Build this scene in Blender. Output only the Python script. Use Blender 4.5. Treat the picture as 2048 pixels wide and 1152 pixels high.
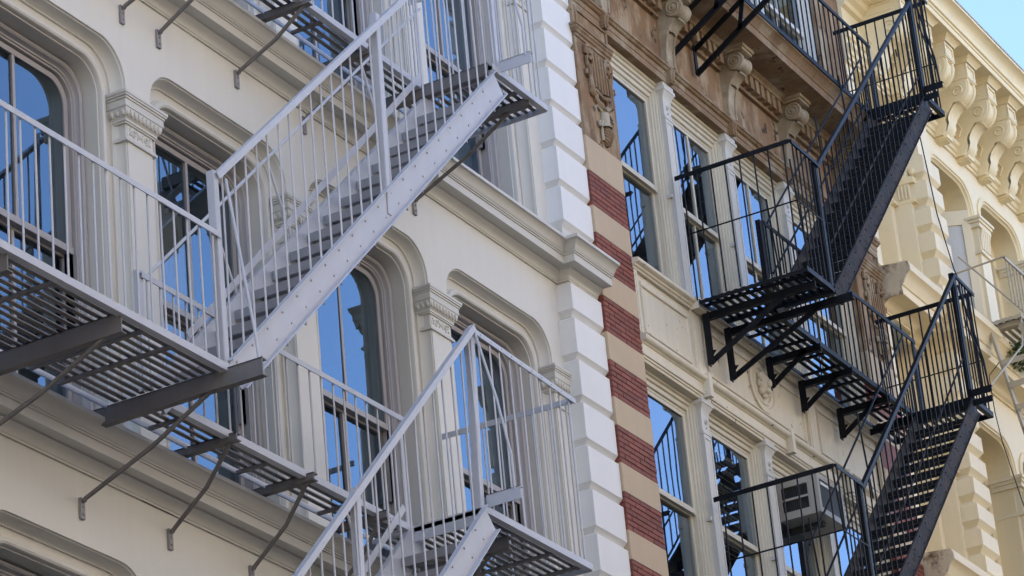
import bpy, bmesh, math, random
from mathutils import Vector, Matrix
random.seed(11)
R = math.radians
for o in list(bpy.data.objects):
    bpy.data.objects.remove(o, do_unlink=True)
SC = bpy.context.scene
COL = SC.collection

# ------------------------------------------------------------------ camera
yaw, pitch, roll = R(27.19176), R(24.70509), R(-5.55881)
F = Vector((math.cos(pitch)*math.cos(yaw), math.cos(pitch)*math.sin(yaw), math.sin(pitch)))
RT = F.cross(Vector((0, 0, 1))).normalized()
UP = RT.cross(F)
RT2 = math.cos(roll)*RT + math.sin(roll)*UP
UP2 = -math.sin(roll)*RT + math.cos(roll)*UP
cd = bpy.data.cameras.new('camera')
cam = bpy.data.objects.new('camera', cd)
COL.objects.link(cam)
CAMLOC = Vector((-14.83926, -12.47027, -9.11748))
m3 = Matrix((RT2, UP2, -F)).transposed()
cam.matrix_world = Matrix.Translation(CAMLOC) @ m3.to_4x4()
cd.sensor_fit = 'HORIZONTAL'
cd.sensor_width = 36.0
cd.lens = 6666.9946/2048*36.0
cd.clip_start = 0.1
cd.clip_end = 3000
SC.camera = cam
GZ = -10.77                                            # street level

# ------------------------------------------------------------------ light
SUN_EL, SUN_AZ = R(28), R(-25)                          # azimuth from +Y towards +X: the sun stands behind the buildings
w = bpy.data.worlds.new('World')
SC.world = w
w.use_nodes = True
nt = w.node_tree
bg = nt.nodes['Background']
sky = nt.nodes.new('ShaderNodeTexSky')
sky.sky_type = 'NISHITA'
sky.sun_disc = False
sky.sun_elevation = SUN_EL
sky.sun_rotation = SUN_AZ
sky.air_density = 0.85
sky.dust_density = 0.0
sky.ozone_density = 2.6
nt.links.new(sky.outputs[0], bg.inputs[0])
bg.inputs[1].default_value = 0.15
sl = bpy.data.lights.new('sun', 'SUN')
sl.energy = 4.4
sl.angle = R(0.53)
sl.color = (1.0, 0.93, 0.82)
so = bpy.data.objects.new('sun', sl)
COL.objects.link(so)
sd = Vector((math.sin(SUN_AZ)*math.cos(SUN_EL), math.cos(SUN_AZ)*math.cos(SUN_EL), math.sin(SUN_EL)))
so.rotation_euler = (-sd).to_track_quat('-Z', 'Y').to_euler()
so.location = sd*60
SC.view_settings.view_transform = 'Standard'
SC.view_settings.look = 'None'
SC.view_settings.exposure = 1.95
SC.view_settings.gamma = 1.0
SC.view_settings.use_white_balance = True          # the camera was balanced for open shade
SC.view_settings.white_balance_temperature = 6600
SC.view_settings.white_balance_tint = 15
SC.view_settings.use_curve_mapping = False
SC.render.engine = 'CYCLES'
SC.cycles.use_denoising = True
SC.cycles.use_adaptive_sampling = True
SC.cycles.adaptive_threshold = 0.02
SC.cycles.max_bounces = 6
SC.cycles.diffuse_bounces = 3
SC.cycles.glossy_bounces = 3
SC.cycles.transparent_max_bounces = 8
SC.cycles.sample_clamp_indirect = 6.0
SC.cycles.caustics_reflective = False
SC.cycles.caustics_refractive = False
SC.render.filter_size = 1.1

# ------------------------------------------------------------------ materials
def mat(name, col, rough=0.6, var=0.08, vscale=1.3, streak=0.0, grain=0.06, bump=0.15, bscale=60.0,
        spots=None, metal=0.0, spec=0.5, rnd=0.0, hue=None, bdist=0.004):
    """procedural paint / stone: base colour with broad tone changes, vertical run marks, fine grain and optional wear spots"""
    m = bpy.data.materials.new(name)
    m.use_nodes = True
    t = m.node_tree
    N, L = t.nodes, t.links
    b = N['Principled BSDF']
    b.inputs['Roughness'].default_value = rough
    b.inputs['Metallic'].default_value = metal
    b.inputs['Specular IOR Level'].default_value = spec
    geo = N.new('ShaderNodeNewGeometry')
    def noise(scale, detail=4.0, vec=None, rgh=0.55):
        n = N.new('ShaderNodeTexNoise')
        n.inputs['Scale'].default_value = scale
        n.inputs['Detail'].default_value = detail
        n.inputs['Roughness'].default_value = rgh
        L.new(vec if vec is not None else geo.outputs['Position'], n.inputs['Vector'])
        return n.outputs['Fac']
    def math_(op, a, bb):
        n = N.new('ShaderNodeMath'); n.operation = op
        for i, x in enumerate((a, bb)):
            if isinstance(x, (int, float)): n.inputs[i].default_value = x
            else: L.new(x, n.inputs[i])
        return n.outputs[0]
    f = math_('MULTIPLY', math_('SUBTRACT', noise(vscale, 5.0), 0.5), var*2.6)
    f = math_('ADD', f, math_('MULTIPLY', math_('SUBTRACT', noise(bscale, 3.0), 0.5), grain*2.2))
    if streak:
        mp = N.new('ShaderNodeMapping')
        mp.inputs['Scale'].default_value = (9.0, 9.0, 0.55)
        L.new(geo.outputs['Position'], mp.inputs['Vector'])
        f = math_('ADD', f, math_('MULTIPLY', math_('SUBTRACT', noise(1.0, 6.0, mp.outputs[0], 0.62), 0.5), streak*2.6))
    if rnd:
        oi = N.new('ShaderNodeObjectInfo')
        f = math_('ADD', f, math_('MULTIPLY', math_('SUBTRACT', oi.outputs['Random'], 0.5), rnd*2))
    f = math_('ADD', f, 1.0)
    mul = N.new('ShaderNodeVectorMath'); mul.operation = 'SCALE'
    mul.inputs[0].default_value = col
    L.new(f, mul.inputs['Scale'])
    out = mul.outputs[0]
    if hue:                                            # a second colour in broad patches
        mx = N.new('ShaderNodeMix'); mx.data_type = 'RGBA'
        rp = N.new('ShaderNodeMapRange')
        rp.inputs[1].default_value = hue[2]-0.09; rp.inputs[2].default_value = hue[2]+0.09
        if len(hue) > 3 and hue[3]:
            mp2 = N.new('ShaderNodeMapping'); mp2.inputs['Scale'].default_value = (1.0, 1.0, 0.38)
            L.new(geo.outputs['Position'], mp2.inputs['Vector'])
            L.new(noise(hue[1], 6.0, mp2.outputs[0], 0.65), rp.inputs[0])
        else:
            L.new(noise(hue[1], 6.0, None, 0.65), rp.inputs[0])
        L.new(rp.outputs[0], mx.inputs[0]); L.new(out, mx.inputs[6])
        mx.inputs[7].default_value = (*hue[0], 1)
        out = mx.outputs[2]
    if spots:
        for (sc_, sscale, thr) in spots:
            mx = N.new('ShaderNodeMix'); mx.data_type = 'RGBA'
            rp = N.new('ShaderNodeMapRange')
            rp.inputs[1].default_value = thr; rp.inputs[2].default_value = thr+0.03
            L.new(noise(sscale, 7.0, None, 0.68), rp.inputs[0])
            L.new(rp.outputs[0], mx.inputs[0]); L.new(out, mx.inputs[6])
            mx.inputs[7].default_value = (*sc_, 1)
            out = mx.outputs[2]
    L.new(out, b.inputs['Base Color'])
    if bump:
        bp = N.new('ShaderNodeBump')
        bp.inputs['Strength'].default_value = bump
        bp.inputs['Distance'].default_value = bdist
        L.new(noise(bscale*0.7, 5.0), bp.inputs['Height'])
        L.new(bp.outputs[0], b.inputs['Normal'])
    return m

def glass(name, tint, refl, ior=1.0, wav=0.02, dirt=0.05):
    """window pane: Fresnel reflection over a slightly dark see-through pane, faintly wavy and dusty"""
    m = bpy.data.materials.new(name)
    m.use_nodes = True
    t = m.node_tree
    N, L = t.nodes, t.links
    N.remove(N['Principled BSDF'])
    out = N['Material Output']
    geo = N.new('ShaderNodeNewGeometry')
    tr = N.new('ShaderNodeBsdfTransparent'); tr.inputs[0].default_value = (*tint, 1)
    gl = N.new('ShaderNodeBsdfGlossy'); gl.inputs['Color'].default_value = (*refl, 1); gl.inputs['Roughness'].default_value = 0.015
    df = N.new('ShaderNodeBsdfDiffuse'); df.inputs[0].default_value = (0.5, 0.5, 0.48, 1)
    lw = N.new('ShaderNodeLayerWeight'); lw.inputs[0].default_value = 0.5
    pw = N.new('ShaderNodeMath'); pw.operation = 'POWER'; pw.inputs[1].default_value = 2.0; L.new(lw.outputs['Facing'], pw.inputs[0])
    fr = N.new('ShaderNodeMapRange'); fr.inputs[3].default_value = 0.06; fr.inputs[4].default_value = ior; L.new(pw.outputs[0], fr.inputs[0])
    nz = N.new('ShaderNodeTexNoise'); nz.inputs['Scale'].default_value = 1.1; nz.inputs['Detail'].default_value = 1.0
    L.new(geo.outputs['Position'], nz.inputs['Vector'])
    bp = N.new('ShaderNodeBump'); bp.inputs['Strength'].default_value = wav; bp.inputs['Distance'].default_value = 0.1
    L.new(nz.outputs[0], bp.inputs['Height'])
    L.new(bp.outputs[0], gl.inputs['Normal'])
    n2 = N.new('ShaderNodeTexNoise'); n2.inputs['Scale'].default_value = 3.0; n2.inputs['Detail'].default_value = 6.0
    L.new(geo.outputs['Position'], n2.inputs['Vector'])
    mr = N.new('ShaderNodeMapRange'); mr.inputs[1].default_value = 0.4; mr.inputs[2].default_value = 0.8
    mr.inputs[3].default_value = 0.0; mr.inputs[4].default_value = dirt*2.5
    L.new(n2.outputs[0], mr.inputs[0])
    m1 = N.new('ShaderNodeMixShader'); L.new(mr.outputs[0], m1.inputs[0]); L.new(tr.outputs[0], m1.inputs[1]); L.new(df.outputs[0], m1.inputs[2])
    m2 = N.new('ShaderNodeMixShader'); L.new(fr.outputs[0], m2.inputs[0]); L.new(m1.outputs[0], m2.inputs[1]); L.new(gl.outputs[0], m2.inputs[2])
    L.new(m2.outputs[0], out.inputs[0])
    return m

M = {}
M['stucco'] = mat('painted_stucco', (0.675, 0.66, 0.605), 0.62, 0.045, 0.8, 0.035, 0.02, 0.10, 40)
M['trim'] = mat('painted_cast_trim', (0.61, 0.595, 0.54), 0.5, 0.05, 1.2, 0.04, 0.02, 0.12, 50)
M['quoin'] = mat('painted_quoin', (0.77, 0.765, 0.74), 0.55, 0.04, 1.5, 0.03, 0.02, 0.12, 50, rnd=0.02)
M['sash_grey'] = mat('sash_paint_grey', (0.36, 0.345, 0.345), 0.42, 0.05, 2, 0.04, 0.02, 0.05, 60)
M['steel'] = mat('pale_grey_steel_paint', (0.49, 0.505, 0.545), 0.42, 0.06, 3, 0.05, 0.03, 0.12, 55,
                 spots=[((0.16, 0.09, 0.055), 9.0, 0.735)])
M['steel_dark'] = mat('dark_grey_steel', (0.150, 0.140, 0.136), 0.55, 0.18, 3, 0.12, 0.08, 0.25, 45, spots=[((0.10, 0.06, 0.04), 8.0, 0.70)])  # darker grey steel with rust spots, for slats, beams and braces
M['steel_mid'] = mat('mid_grey_steel', (0.255, 0.25, 0.258), 0.5, 0.15, 3, 0.10, 0.06, 0.2, 45)  # mid grey steel for treads and foot plates
M['glass'] = glass('window_glass', (0.5, 0.53, 0.53), (0.60, 0.79, 0.95), 0.80, 0.006, 0.012)
M['glass_old'] = glass('old_window_glass', (0.55, 0.58, 0.58), (0.68, 0.82, 0.95), 0.90, 0.010, 0.03)
M['curtain'] = mat('curtain_linen', (0.55, 0.52, 0.42), 0.9, 0.05)
M['interior'] = mat('interior_plaster', (0.16, 0.15, 0.14), 0.9, 0.1)
M['brick'] = mat('painted_red_brick', (0.232, 0.066, 0.042), 0.7, 0.13, 5, 0.08, 0.12, 0.5, 45, rnd=0.2)
M['mortar'] = mat('dark_red_joint', (0.085, 0.026, 0.024), 0.9, 0.15, 6)
M['tanstone'] = mat('tan_painted_band', (0.53, 0.41, 0.275), 0.75, 0.06, 2.2, 0.05, 0.04, 0.15, 60, spots=[((0.55, 0.48, 0.38), 3.2, 0.74)])
M['brownstone'] = mat('weathered_brownstone', (0.235, 0.140, 0.072), 0.88, 0.42, 2.2, 0.13, 0.16, 0.9, 28,
                      hue=((0.43, 0.34, 0.225), 4.2, 0.56, True), spots=[((0.055, 0.036, 0.027), 3.6, 0.615), ((0.45, 0.40, 0.31), 7.0, 0.66)])
M['brown_trim'] = mat('weathered_brown_moulding', (0.245, 0.158, 0.088), 0.88, 0.38, 3, 0.12, 0.14, 0.7, 32,
                      hue=((0.37, 0.31, 0.22), 3.6, 0.57), spots=[((0.05, 0.033, 0.025), 6.0, 0.635)])
M['consolestone'] = mat('pale_weathered_console', (0.34, 0.27, 0.18), 0.8, 0.2, 3, 0.15, 0.1, 0.45, 35,
                        hue=((0.46, 0.41, 0.31), 3.0, 0.54), spots=[((0.09, 0.06, 0.045), 7.0, 0.68)])
M['cream_iron'] = mat('flaking_cream_iron', (0.68, 0.62, 0.49), 0.6, 0.08, 2, 0.10, 0.04, 0.3, 45,
                      spots=[((0.26, 0.14, 0.065), 4.0, 0.655), ((0.035, 0.024, 0.018), 11.0, 0.645)])
M['frame_cream'] = mat('cream_window_frame', (0.62, 0.575, 0.46), 0.55, 0.07, 2, 0.10, 0.03, 0.2, 50, spots=[((0.22, 0.15, 0.09), 14.0, 0.76)])
M['frame_grey'] = mat('grey_white_window_frame', (0.60, 0.585, 0.54), 0.55, 0.07, 2, 0.10, 0.04, 0.3, 40)
M['iron'] = mat('black_iron', (0.005, 0.0054, 0.0072), 0.5, 0.3, 4, 0.1, 0.2, 0.4, 40, spec=0.22, spots=[((0.055, 0.024, 0.014), 4.5, 0.69)])
M['iron_worn'] = mat('worn_rusty_iron', (0.034, 0.033, 0.036), 0.75, 0.45, 7, 0.2, 0.4, 1.0, 22, spec=0.2, bdist=0.014,
                     hue=((0.058, 0.043, 0.037), 4.0, 0.57), spots=[((0.012, 0.012, 0.014), 9.0, 0.60)])
M['yellow'] = mat('pale_yellow_facade', (0.86, 0.735, 0.50), 0.6, 0.05, 0.9, 0.04, 0.02, 0.1, 40)
M['yellow_trim'] = mat('pale_yellow_trim', (0.85, 0.70, 0.43), 0.55, 0.06, 1.5, 0.05, 0.02, 0.12, 45, spots=[((0.30, 0.16, 0.06), 5.0, 0.775)])
M['rust'] = mat('rusty_end_cap', (0.72, 0.63, 0.46), 0.8, 0.2, 4, 0.15, 0.1, 0.5, 35, hue=((0.13, 0.045, 0.02), 5.0, 0.59))
M['tan_steel'] = mat('tan_steel_paint', (0.46, 0.39, 0.28), 0.5, 0.1, 3, 0.05, spots=[((0.2, 0.09, 0.04), 8.0, 0.68)])
M['ac_case'] = mat('ac_grey_beige_case', (0.40, 0.38, 0.34), 0.45, 0.08, 3, 0.06)
M['ac_dark'] = mat('ac_dark_coil', (0.03, 0.029, 0.028), 0.6, 0.2, 5)
M['white_badge'] = mat('white_badge', (0.75, 0.75, 0.74), 0.4, 0.02)
M['leaf'] = mat('leaf_green', (0.06, 0.13, 0.035), 0.5, 0.25, 8, rnd=0.1)
M['asphalt'] = mat('asphalt', (0.055, 0.054, 0.052), 0.9, 0.15, 0.7, 0, 0.2, 0.4, 25)
M['concrete'] = mat('sidewalk_concrete', (0.20, 0.19, 0.17), 0.85, 0.1, 0.9, 0, 0.1, 0.3, 25)
M['kerb'] = mat('granite_kerb', (0.30, 0.29, 0.28), 0.8, 0.1)
M['opp_brick'] = mat('sunlit_pale_brick', (0.56, 0.51, 0.43), 0.8, 0.08, 1.0, 0.05, 0.05)
M['opp_trim'] = mat('sunlit_stone_trim', (0.58, 0.53, 0.45), 0.7, 0.08)
M['opp_dark'] = mat('dark_low_bounce_storeys', (0.10, 0.075, 0.06), 0.8, 0.1)  # unseen lower storeys opposite, made dark to cut bounce light from below
M['blind'] = mat('blind_white', (0.6, 0.6, 0.57), 0.6, 0.04)
M['roof'] = mat('roof_tar', (0.10, 0.10, 0.10), 0.9, 0.1)

# ------------------------------------------------------------------ mesh helpers
class MB:
    def __init__(s): s.v = []; s.f = []
    def add(s, vs, fs):
        k = len(s.v); s.v += [tuple(p) for p in vs]; s.f += [tuple(i+k for i in f) for f in fs]; return s
    def box(s, x0, x1, y0, y1, z0, z1):
        return s.add([(x0,y0,z0),(x1,y0,z0),(x1,y1,z0),(x0,y1,z0),(x0,y0,z1),(x1,y0,z1),(x1,y1,z1),(x0,y1,z1)],
                     [(0,3,2,1),(4,5,6,7),(0,1,5,4),(1,2,6,5),(2,3,7,6),(3,0,4,7)])
    def frus(s, a, b):
        """frustum between two rectangles in XZ: a, b = (x0,x1,z0,z1,y)"""
        vs = []
        for (x0,x1,z0,z1,y) in (a, b): vs += [(x0,y,z0),(x1,y,z0),(x1,y,z1),(x0,y,z1)]
        return s.add(vs, [(0,1,2,3),(7,6,5,4),(0,4,5,1),(1,5,6,2),(2,6,7,3),(3,7,4,0)])
    def bar(s, p, q, wd, th, up=(0,0,1)):
        p, q, up = Vector(p), Vector(q), Vector(up)
        d = (q-p).normalized(); sd_ = d.cross(up)
        if sd_.length < 1e-6: sd_ = d.cross(Vector((1,0,0)))
        sd_.normalize(); u = sd_.cross(d).normalized()
        a, b = sd_*(wd/2), u*(th/2)
        vs = [p-a-b, p+a-b, p+a+b, p-a+b, q-a-b, q+a-b, q+a+b, q-a+b]
        return s.add(vs, [(0,3,2,1),(4,5,6,7),(0,1,5,4),(1,2,6,5),(2,3,7,6),(3,0,4,7)])
    def tube(s, pts, r, n=6, rr=None):
        pts = [Vector(p) for p in pts]; k = len(s.v); N = len(pts)
        pu = None
        for i, p in enumerate(pts):
            d = (pts[min(i+1,N-1)]-pts[max(i-1,0)])
            if d.length < 1e-9: d = Vector((0,0,1))
            d.normalize()
            u = pu - d*pu.dot(d) if pu is not None else d.cross(Vector((0.13,0.97,0.21)))
            if u.length < 1e-6: u = d.cross(Vector((1,0,0)))
            u.normalize(); pu = u; v = d.cross(u)
            ra = rr[i] if rr else r
            for j in range(n):
                a = 2*math.pi*j/n; s.v.append(tuple(p+u*(ra*math.cos(a))+v*(ra*math.sin(a))))
        for i in range(N-1):
            for j in range(n):
                a, b = k+i*n+j, k+i*n+(j+1)%n
                s.f.append((a, b, b+n, a+n))
        s.f.append(tuple(k+j for j in reversed(range(n)))); s.f.append(tuple(k+(N-1)*n+j for j in range(n)))
        return s
    def prism_x(s, prof, x0, x1):
        """closed (y,z) outline extruded along X"""
        n = len(prof); k = len(s.v)
        s.v += [(x0,y,z) for y, z in prof] + [(x1,y,z) for y, z in prof]
        s.f.append(tuple(k+i for i in range(n))); s.f.append(tuple(k+n+i for i in reversed(range(n))))
        for i in range(n): s.f.append((k+i, k+n+i, k+n+(i+1)%n, k+(i+1)%n))
        return s
    def prism_y(s, prof, y0, y1):
        n = len(prof); k = len(s.v)
        s.v += [(x,y0,z) for x, z in prof] + [(x,y1,z) for x, z in prof]
        s.f.append(tuple(k+i for i in range(n))); s.f.append(tuple(k+n+i for i in reversed(range(n))))
        for i in range(n): s.f.append((k+i, k+n+i, k+n+(i+1)%n, k+(i+1)%n))
        return s
    def grid(s, rows, closed=False):
        k = len(s.v); n = len(rows[0])
        for r in rows: s.v += [tuple(p) for p in r]
        for i in range(len(rows)-1):
            for j in range(n if closed else n-1):
                a, b = k+i*n+j, k+i*n+(j+1)%n
                s.f.append((a, b, b+n, a+n))
        return s
    def sweep(s, path, prof, caps=True):
        """(d,z) profile swept along a plan polyline; d is measured to the right of travel, corners mitred"""
        P = [Vector((x, y)) for x, y in path]; cols = []
        for i, p in enumerate(P):
            ns = []
            if i > 0: t = (P[i]-P[i-1]).normalized(); ns.append(Vector((t.y, -t.x)))
            if i < len(P)-1: t = (P[i+1]-P[i]).normalized(); ns.append(Vector((t.y, -t.x)))
            mi = ns[0] if len(ns) == 1 else (ns[0]+ns[1])/(1+ns[0].dot(ns[1]))
            cols.append([(p.x+mi.x*d, p.y+mi.y*d, z) for d, z in prof])
        k = len(s.v); s.grid(cols)
        n = len(prof)
        if caps: s.f.append(tuple(k+j for j in reversed(range(n)))); s.f.append(tuple(k+(len(P)-1)*n+j for j in range(n)))
        return s
    def ball(s, c, rx, ry, rz, nu=8, nv=5):
        rows = []
        for i in range(nv+1):
            t = math.pi*i/nv
            rows.append([(c[0]+rx*math.sin(t)*math.cos(2*math.pi*j/nu), c[1]+ry*math.sin(t)*math.sin(2*math.pi*j/nu), c[2]+rz*math.cos(t)) for j in range(nu)])
        return s.grid(rows, True)
    def lathe(s, c, prof, axis='z', n=14):
        rows = []
        for r, h in prof:
            row = []
            for j in range(n):
                a = 2*math.pi*j/n; ca, sa = r*math.cos(a), r*math.sin(a)
                if axis == 'z': row.append((c[0]+ca, c[1]+sa, c[2]+h))
                elif axis == 'x': row.append((c[0]+h, c[1]+ca, c[2]+sa))
                else: row.append((c[0]+ca, c[1]+h, c[2]+sa))
            rows.append(row)
        return s.grid(rows, True)
    def mesh(s, name, smooth=None):
        me = bpy.data.meshes.new(name); me.from_pydata(s.v, [], s.f)
        bm = bmesh.new(); bm.from_mesh(me)
        bmesh.ops.remove_doubles(bm, verts=bm.verts, dist=1e-5)
        bmesh.ops.recalc_face_normals(bm, faces=bm.faces); bm.to_mesh(me); bm.free()
        if smooth:
            me.polygons.foreach_set('use_smooth', [True]*len(me.polygons))
            me.set_sharp_from_angle(angle=R(smooth))
        return me

def thing(name, label, cat, loc, group=None):
    o = bpy.data.objects.new(name, None); COL.objects.link(o); o.location = loc
    o.empty_display_size = 0.2
    o['label'] = label; o['category'] = cat
    if group: o['group'] = group
    return o
def put(name, mesh, material, parent=None, loc=(0,0,0), label=None, rot=None):
    """link a mesh (MB or Mesh) as one object; under a thing coordinates stay world coordinates, under a part they are the part's own"""
    if isinstance(mesh, MB): mesh = mesh.mesh(name)
    if not mesh.materials: mesh.materials.append(M[material])
    o = bpy.data.objects.new(name, mesh); COL.objects.link(o); o.location = loc
    if rot: o.rotation_euler = rot
    if parent is not None:
        o.parent = parent
        if parent.type == 'EMPTY': o.matrix_parent_inverse = Matrix.Translation(-Vector(parent.location))
    if label: o['label'] = label
    return o
def solo(name, mb, material, label, cat, smooth=None, group=None):
    o = put(name, mb.mesh(name, smooth), material); o['label'] = label; o['category'] = cat
    if group: o['group'] = group
    return o
def struct(name, mb, material):
    o = put(name, mb.mesh(name), material); o['kind'] = 'structure'; return o

# ------------------------------------------------------------------ the street
struct('ground', MB().box(-600, 900, -700, 800, GZ-0.5, GZ-0.16), 'asphalt')
struct('road', MB().box(-300, 400, -15.0, -4.0, GZ-0.16, GZ-0.15), 'asphalt')
struct('sidewalk', MB().box(-300, 400, -4.0, 0.2, GZ-0.155, GZ), 'concrete')
struct('sidewalk_opposite', MB().box(-300, 400, -19.2, -15.0, GZ-0.155, GZ), 'concrete')
struct('kerb', MB().box(-300, 400, -4.16, -4.004, GZ-0.15, GZ+0.004), 'kerb')
struct('kerb_opposite', MB().box(-300, 400, -14.996, -14.84, GZ-0.15, GZ+0.004), 'kerb')

# the row across the street (behind the camera): plain sunlit fronts that throw warm light back
def opposite(x0, x1, top, label):
    t = thing('row_house', label, 'building', ((x0+x1)/2, -19.2, GZ), 'houses across the street')
    n = max(2, int((x1-x0)/2.4)); pw = (x1-x0)/n
    put('shop_front', MB().box(x0, x1, -19.45, -19.2, GZ, GZ+4.2), 'opp_dark', t)
    mb = MB(); mb.box(x0, x1, -31, -19.45, GZ+11, top)
    low = MB(); low.box(x0, x1, -31, -19.45, GZ, GZ+11)
    zs = [GZ+4.2+3.4*i for i in range(int((top-GZ-4.2)/3.4))]
    up_ = mb
    for z in zs:
        mb = low if z < GZ+10 else up_
        mb.box(x0, x1, -19.45, -19.2, z, z+0.9); mb.box(x0, x1, -19.45, -19.2, z+2.9, z+3.4)
        for i in range(n+1):
            a = x0+i*pw-0.6; mb.box(max(x0, a), min(x1, a+1.2), -19.45, -19.2, z+0.9, z+2.9)
    up_.box(x0, x1, -19.45, -19.2, zs[-1]+3.4, top)
    put('wall', up_, 'opp_brick', t); put('lower_wall', low, 'opp_dark', t)
    wm = MB().box(0.62, pw-0.62, -19.42, -19.38, 0.92, 2.88).mesh('pane')
    for z in zs:
        for i in range(n): put('pane', wm, 'ac_dark', t, (x0+i*pw, 0, z))
    put('cornice', MB().box(x0, x1, -19.2, -18.7, top-0.6, top+0.05), 'opp_trim', t)
xx = -42
for i, (wd, hh) in enumerate([(12, 23.6), (9, 22.0), (11, 24.6), (8.5, 22.8), (12.5, 24.0), (10, 22.2), (12, 24.8), (11, 23.0)]):
    opposite(xx, xx+wd-0.02, GZ+hh, ['pale brick house across the street, first in the row', 'low pale brick house across the street, second in the row',
             'tall pale brick house across the street, third in the row', 'narrow pale brick house across the street, fourth in the row',
             'wide pale brick house across the street, fifth in the row', 'pale brick house across the street, sixth in the row',
             'tall pale brick house across the street, seventh in the row', 'pale brick house across the street, last in the row'][i])
    xx += wd
# ================================================================== building A: off-white stucco front with rounded-arch windows
S_ = 2.2176; CAP0 = 3.60; HF = 4.2; HW = 0.95; ATOP = 3.27
CAPS = [CAP0+n*S_ for n in range(-2, 4)]
BAYS = [c+S_/2 for c in CAPS[:-1]]
A = thing('stucco_building', 'off-white stucco building with round-cornered windows and white quoins', 'building', (5, 3, GZ))

def rpath(d, zb=-0.1, n=9):
    """round-cornered window outline inset by d, from bottom left over the top to bottom right"""
    hw, top = HW-d, ATOP-d
    r = max(0.31-0.38*d, 0.12)
    pts = [(-hw, zb), (-hw, 0.9), (-hw, 1.9)]
    for i in range(n+1):
        a = math.pi-0.5*math.pi*i/n; pts.append((-hw+r+r*math.cos(a), top-r+r*math.sin(a)))
    pts.append((0.0, top))
    for i in range(n+1):
        a = 0.5*math.pi-0.5*math.pi*i/n; pts.append((hw-r+r*math.cos(a), top-r+r*math.sin(a)))
    return pts+[(hw, 1.9), (hw, 0.9), (hw, zb)]
def surround(prof, zb=-0.1):
    mb = MB()
    mb.grid([[(x, y, z) for x, z in rpath(d, zb)] for d, y in prof])
    return mb
# wall with openings, one strip per storey
def a_wall(z0):
    mb = MB()
    zb, zt = -0.40, HF-0.40
    for c in BAYS:
        inner = rpath(0.0, zb); x0, x1 = c-S_/2, c+S_/2
        n = 9; r = 0.31; left = [(x0, zb), (x0, 0.9), (x0, 1.9)]
        for i in range(n+1):
            t = i/n
            left.append((x0, ATOP-r+(zt-ATOP+r)*i/4) if i <= 4 else (x0+(c-HW+r-x0)*(i-4)/5, zt))
        outer = left+[(c, zt)]+[(2*c-x, z) for x, z in reversed(left)]
        mb.grid([[(c+x, 0, z0+z) for x, z in inner], [(x, 0, z0+z) for x, z in outer]])
    mb.box(-12, BAYS[0]-S_/2, 0, 0.3, z0+zb, z0+zt)
    mb.add([(BAYS[-1]+S_/2, 0, z0+zb), (10.92, 0, z0+zb), (10.92, 0, z0+zt), (BAYS[-1]+S_/2, 0, z0+zt)], [(0, 1, 2, 3)])
    return mb
for k in (-1, 0, 1):
    put('wall', a_wall(k*HF), 'stucco', A)
put('wall', MB().box(-12, 10.92, 0, 0.3, HF*2-0.4, 12.0), 'stucco', A)
put('wall', MB().box(-12, 10.92, 0, 0.3, GZ, -HF-0.4), 'stucco', A)
shell = MB()
shell.box(-12.2, -12.0, 0, 7, GZ, 12); shell.box(10.55, 10.86, 0.35, 7, GZ, 12); shell.box(-12, 10.5, 6.8, 7, GZ, 12)
for k in (-2, -1, 0, 1, 2): shell.box(-12, 10.5, 0.50, 6.8, k*HF-0.42, k*HF-0.15)
for x in BAYS[:-1]: shell.box(x+S_/2-0.06, x+S_/2+0.06, 2.6, 6.8, GZ, 12)
put('interior_wall', shell, 'interior', A)
put('roof', MB().box(-12.2, 10.86, 0.3, 7, 11.6, 11.8), 'roof', A)
# stucco surround: cove, flat band, roll, reveal
surr = surround([(0,0),(0.002,0.016),(0.010,0.02),(0.014,0.05),(0.024,0.085),(0.040,0.105),(0.048,0.108),(0.050,0.125),(0.122,0.127),(0.124,0.112),(0.132,0.108),(0.136,0.094),(0.148,0.083),(0.164,0.081),(0.178,0.09),
                 (0.186,0.106),(0.188,0.126),(0.196,0.13),(0.200,0.268),(0.208,0.27)], -0.4).mesh('archivolt', 28)
fr = surround([(0.206,0.268),(0.212,0.248),(0.224,0.236),(0.238,0.236),(0.250,0.248),(0.254,0.272),(0.260,0.283),(0.274,0.283),(0.279,0.296),(0.292,0.296),(0.294,0.46)])
fr.box(-HW+0.205, HW-0.205, 0.19, 0.46, -0.12, -0.045)
frm = fr.mesh('window', 30)
def sash(zb, zt, arch, y):
    mb = MB(); d0, d1 = 0.301, 0.349
    if arch:
        o, i = [p for p in rpath(d0, zb) if not (zb < p[1] <= 1.9)] , [p for p in rpath(d1, zb) if not (zb < p[1] <= 1.9)]
        mb.grid([[(x, y+0.04, z) for x, z in o], [(x, y, z) for x, z in o], [(x, y, z) for x, z in i], [(x, y+0.04, z) for x, z in i]])
    else:
        mb.box(-HW+d0, -HW+d1, y, y+0.04, zb, zt); mb.box(HW-d1, HW-d0, y, y+0.04, zb, zt)
        mb.box(-HW+d1, HW-d1, y, y+0.04, zb, zb+0.085)
    if arch: mb.box(-HW+d0, HW-d0, y-0.012, y+0.04, zb, zb+0.055)
    else: mb.box(-HW+d1, HW-d1, y, y+0.04, zt-0.05, zt)
    mb.box(-0.016, 0.016, y+0.004, y+0.036, zb+0.04, (ATOP-d1 if arch else zt-0.04))
    return mb.mesh('sash', 40)
MEET = 1.53
s_up, s_lo = sash(MEET, 9, True, 0.322), sash(-0.045, MEET+0.03, False, 0.369)
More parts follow.
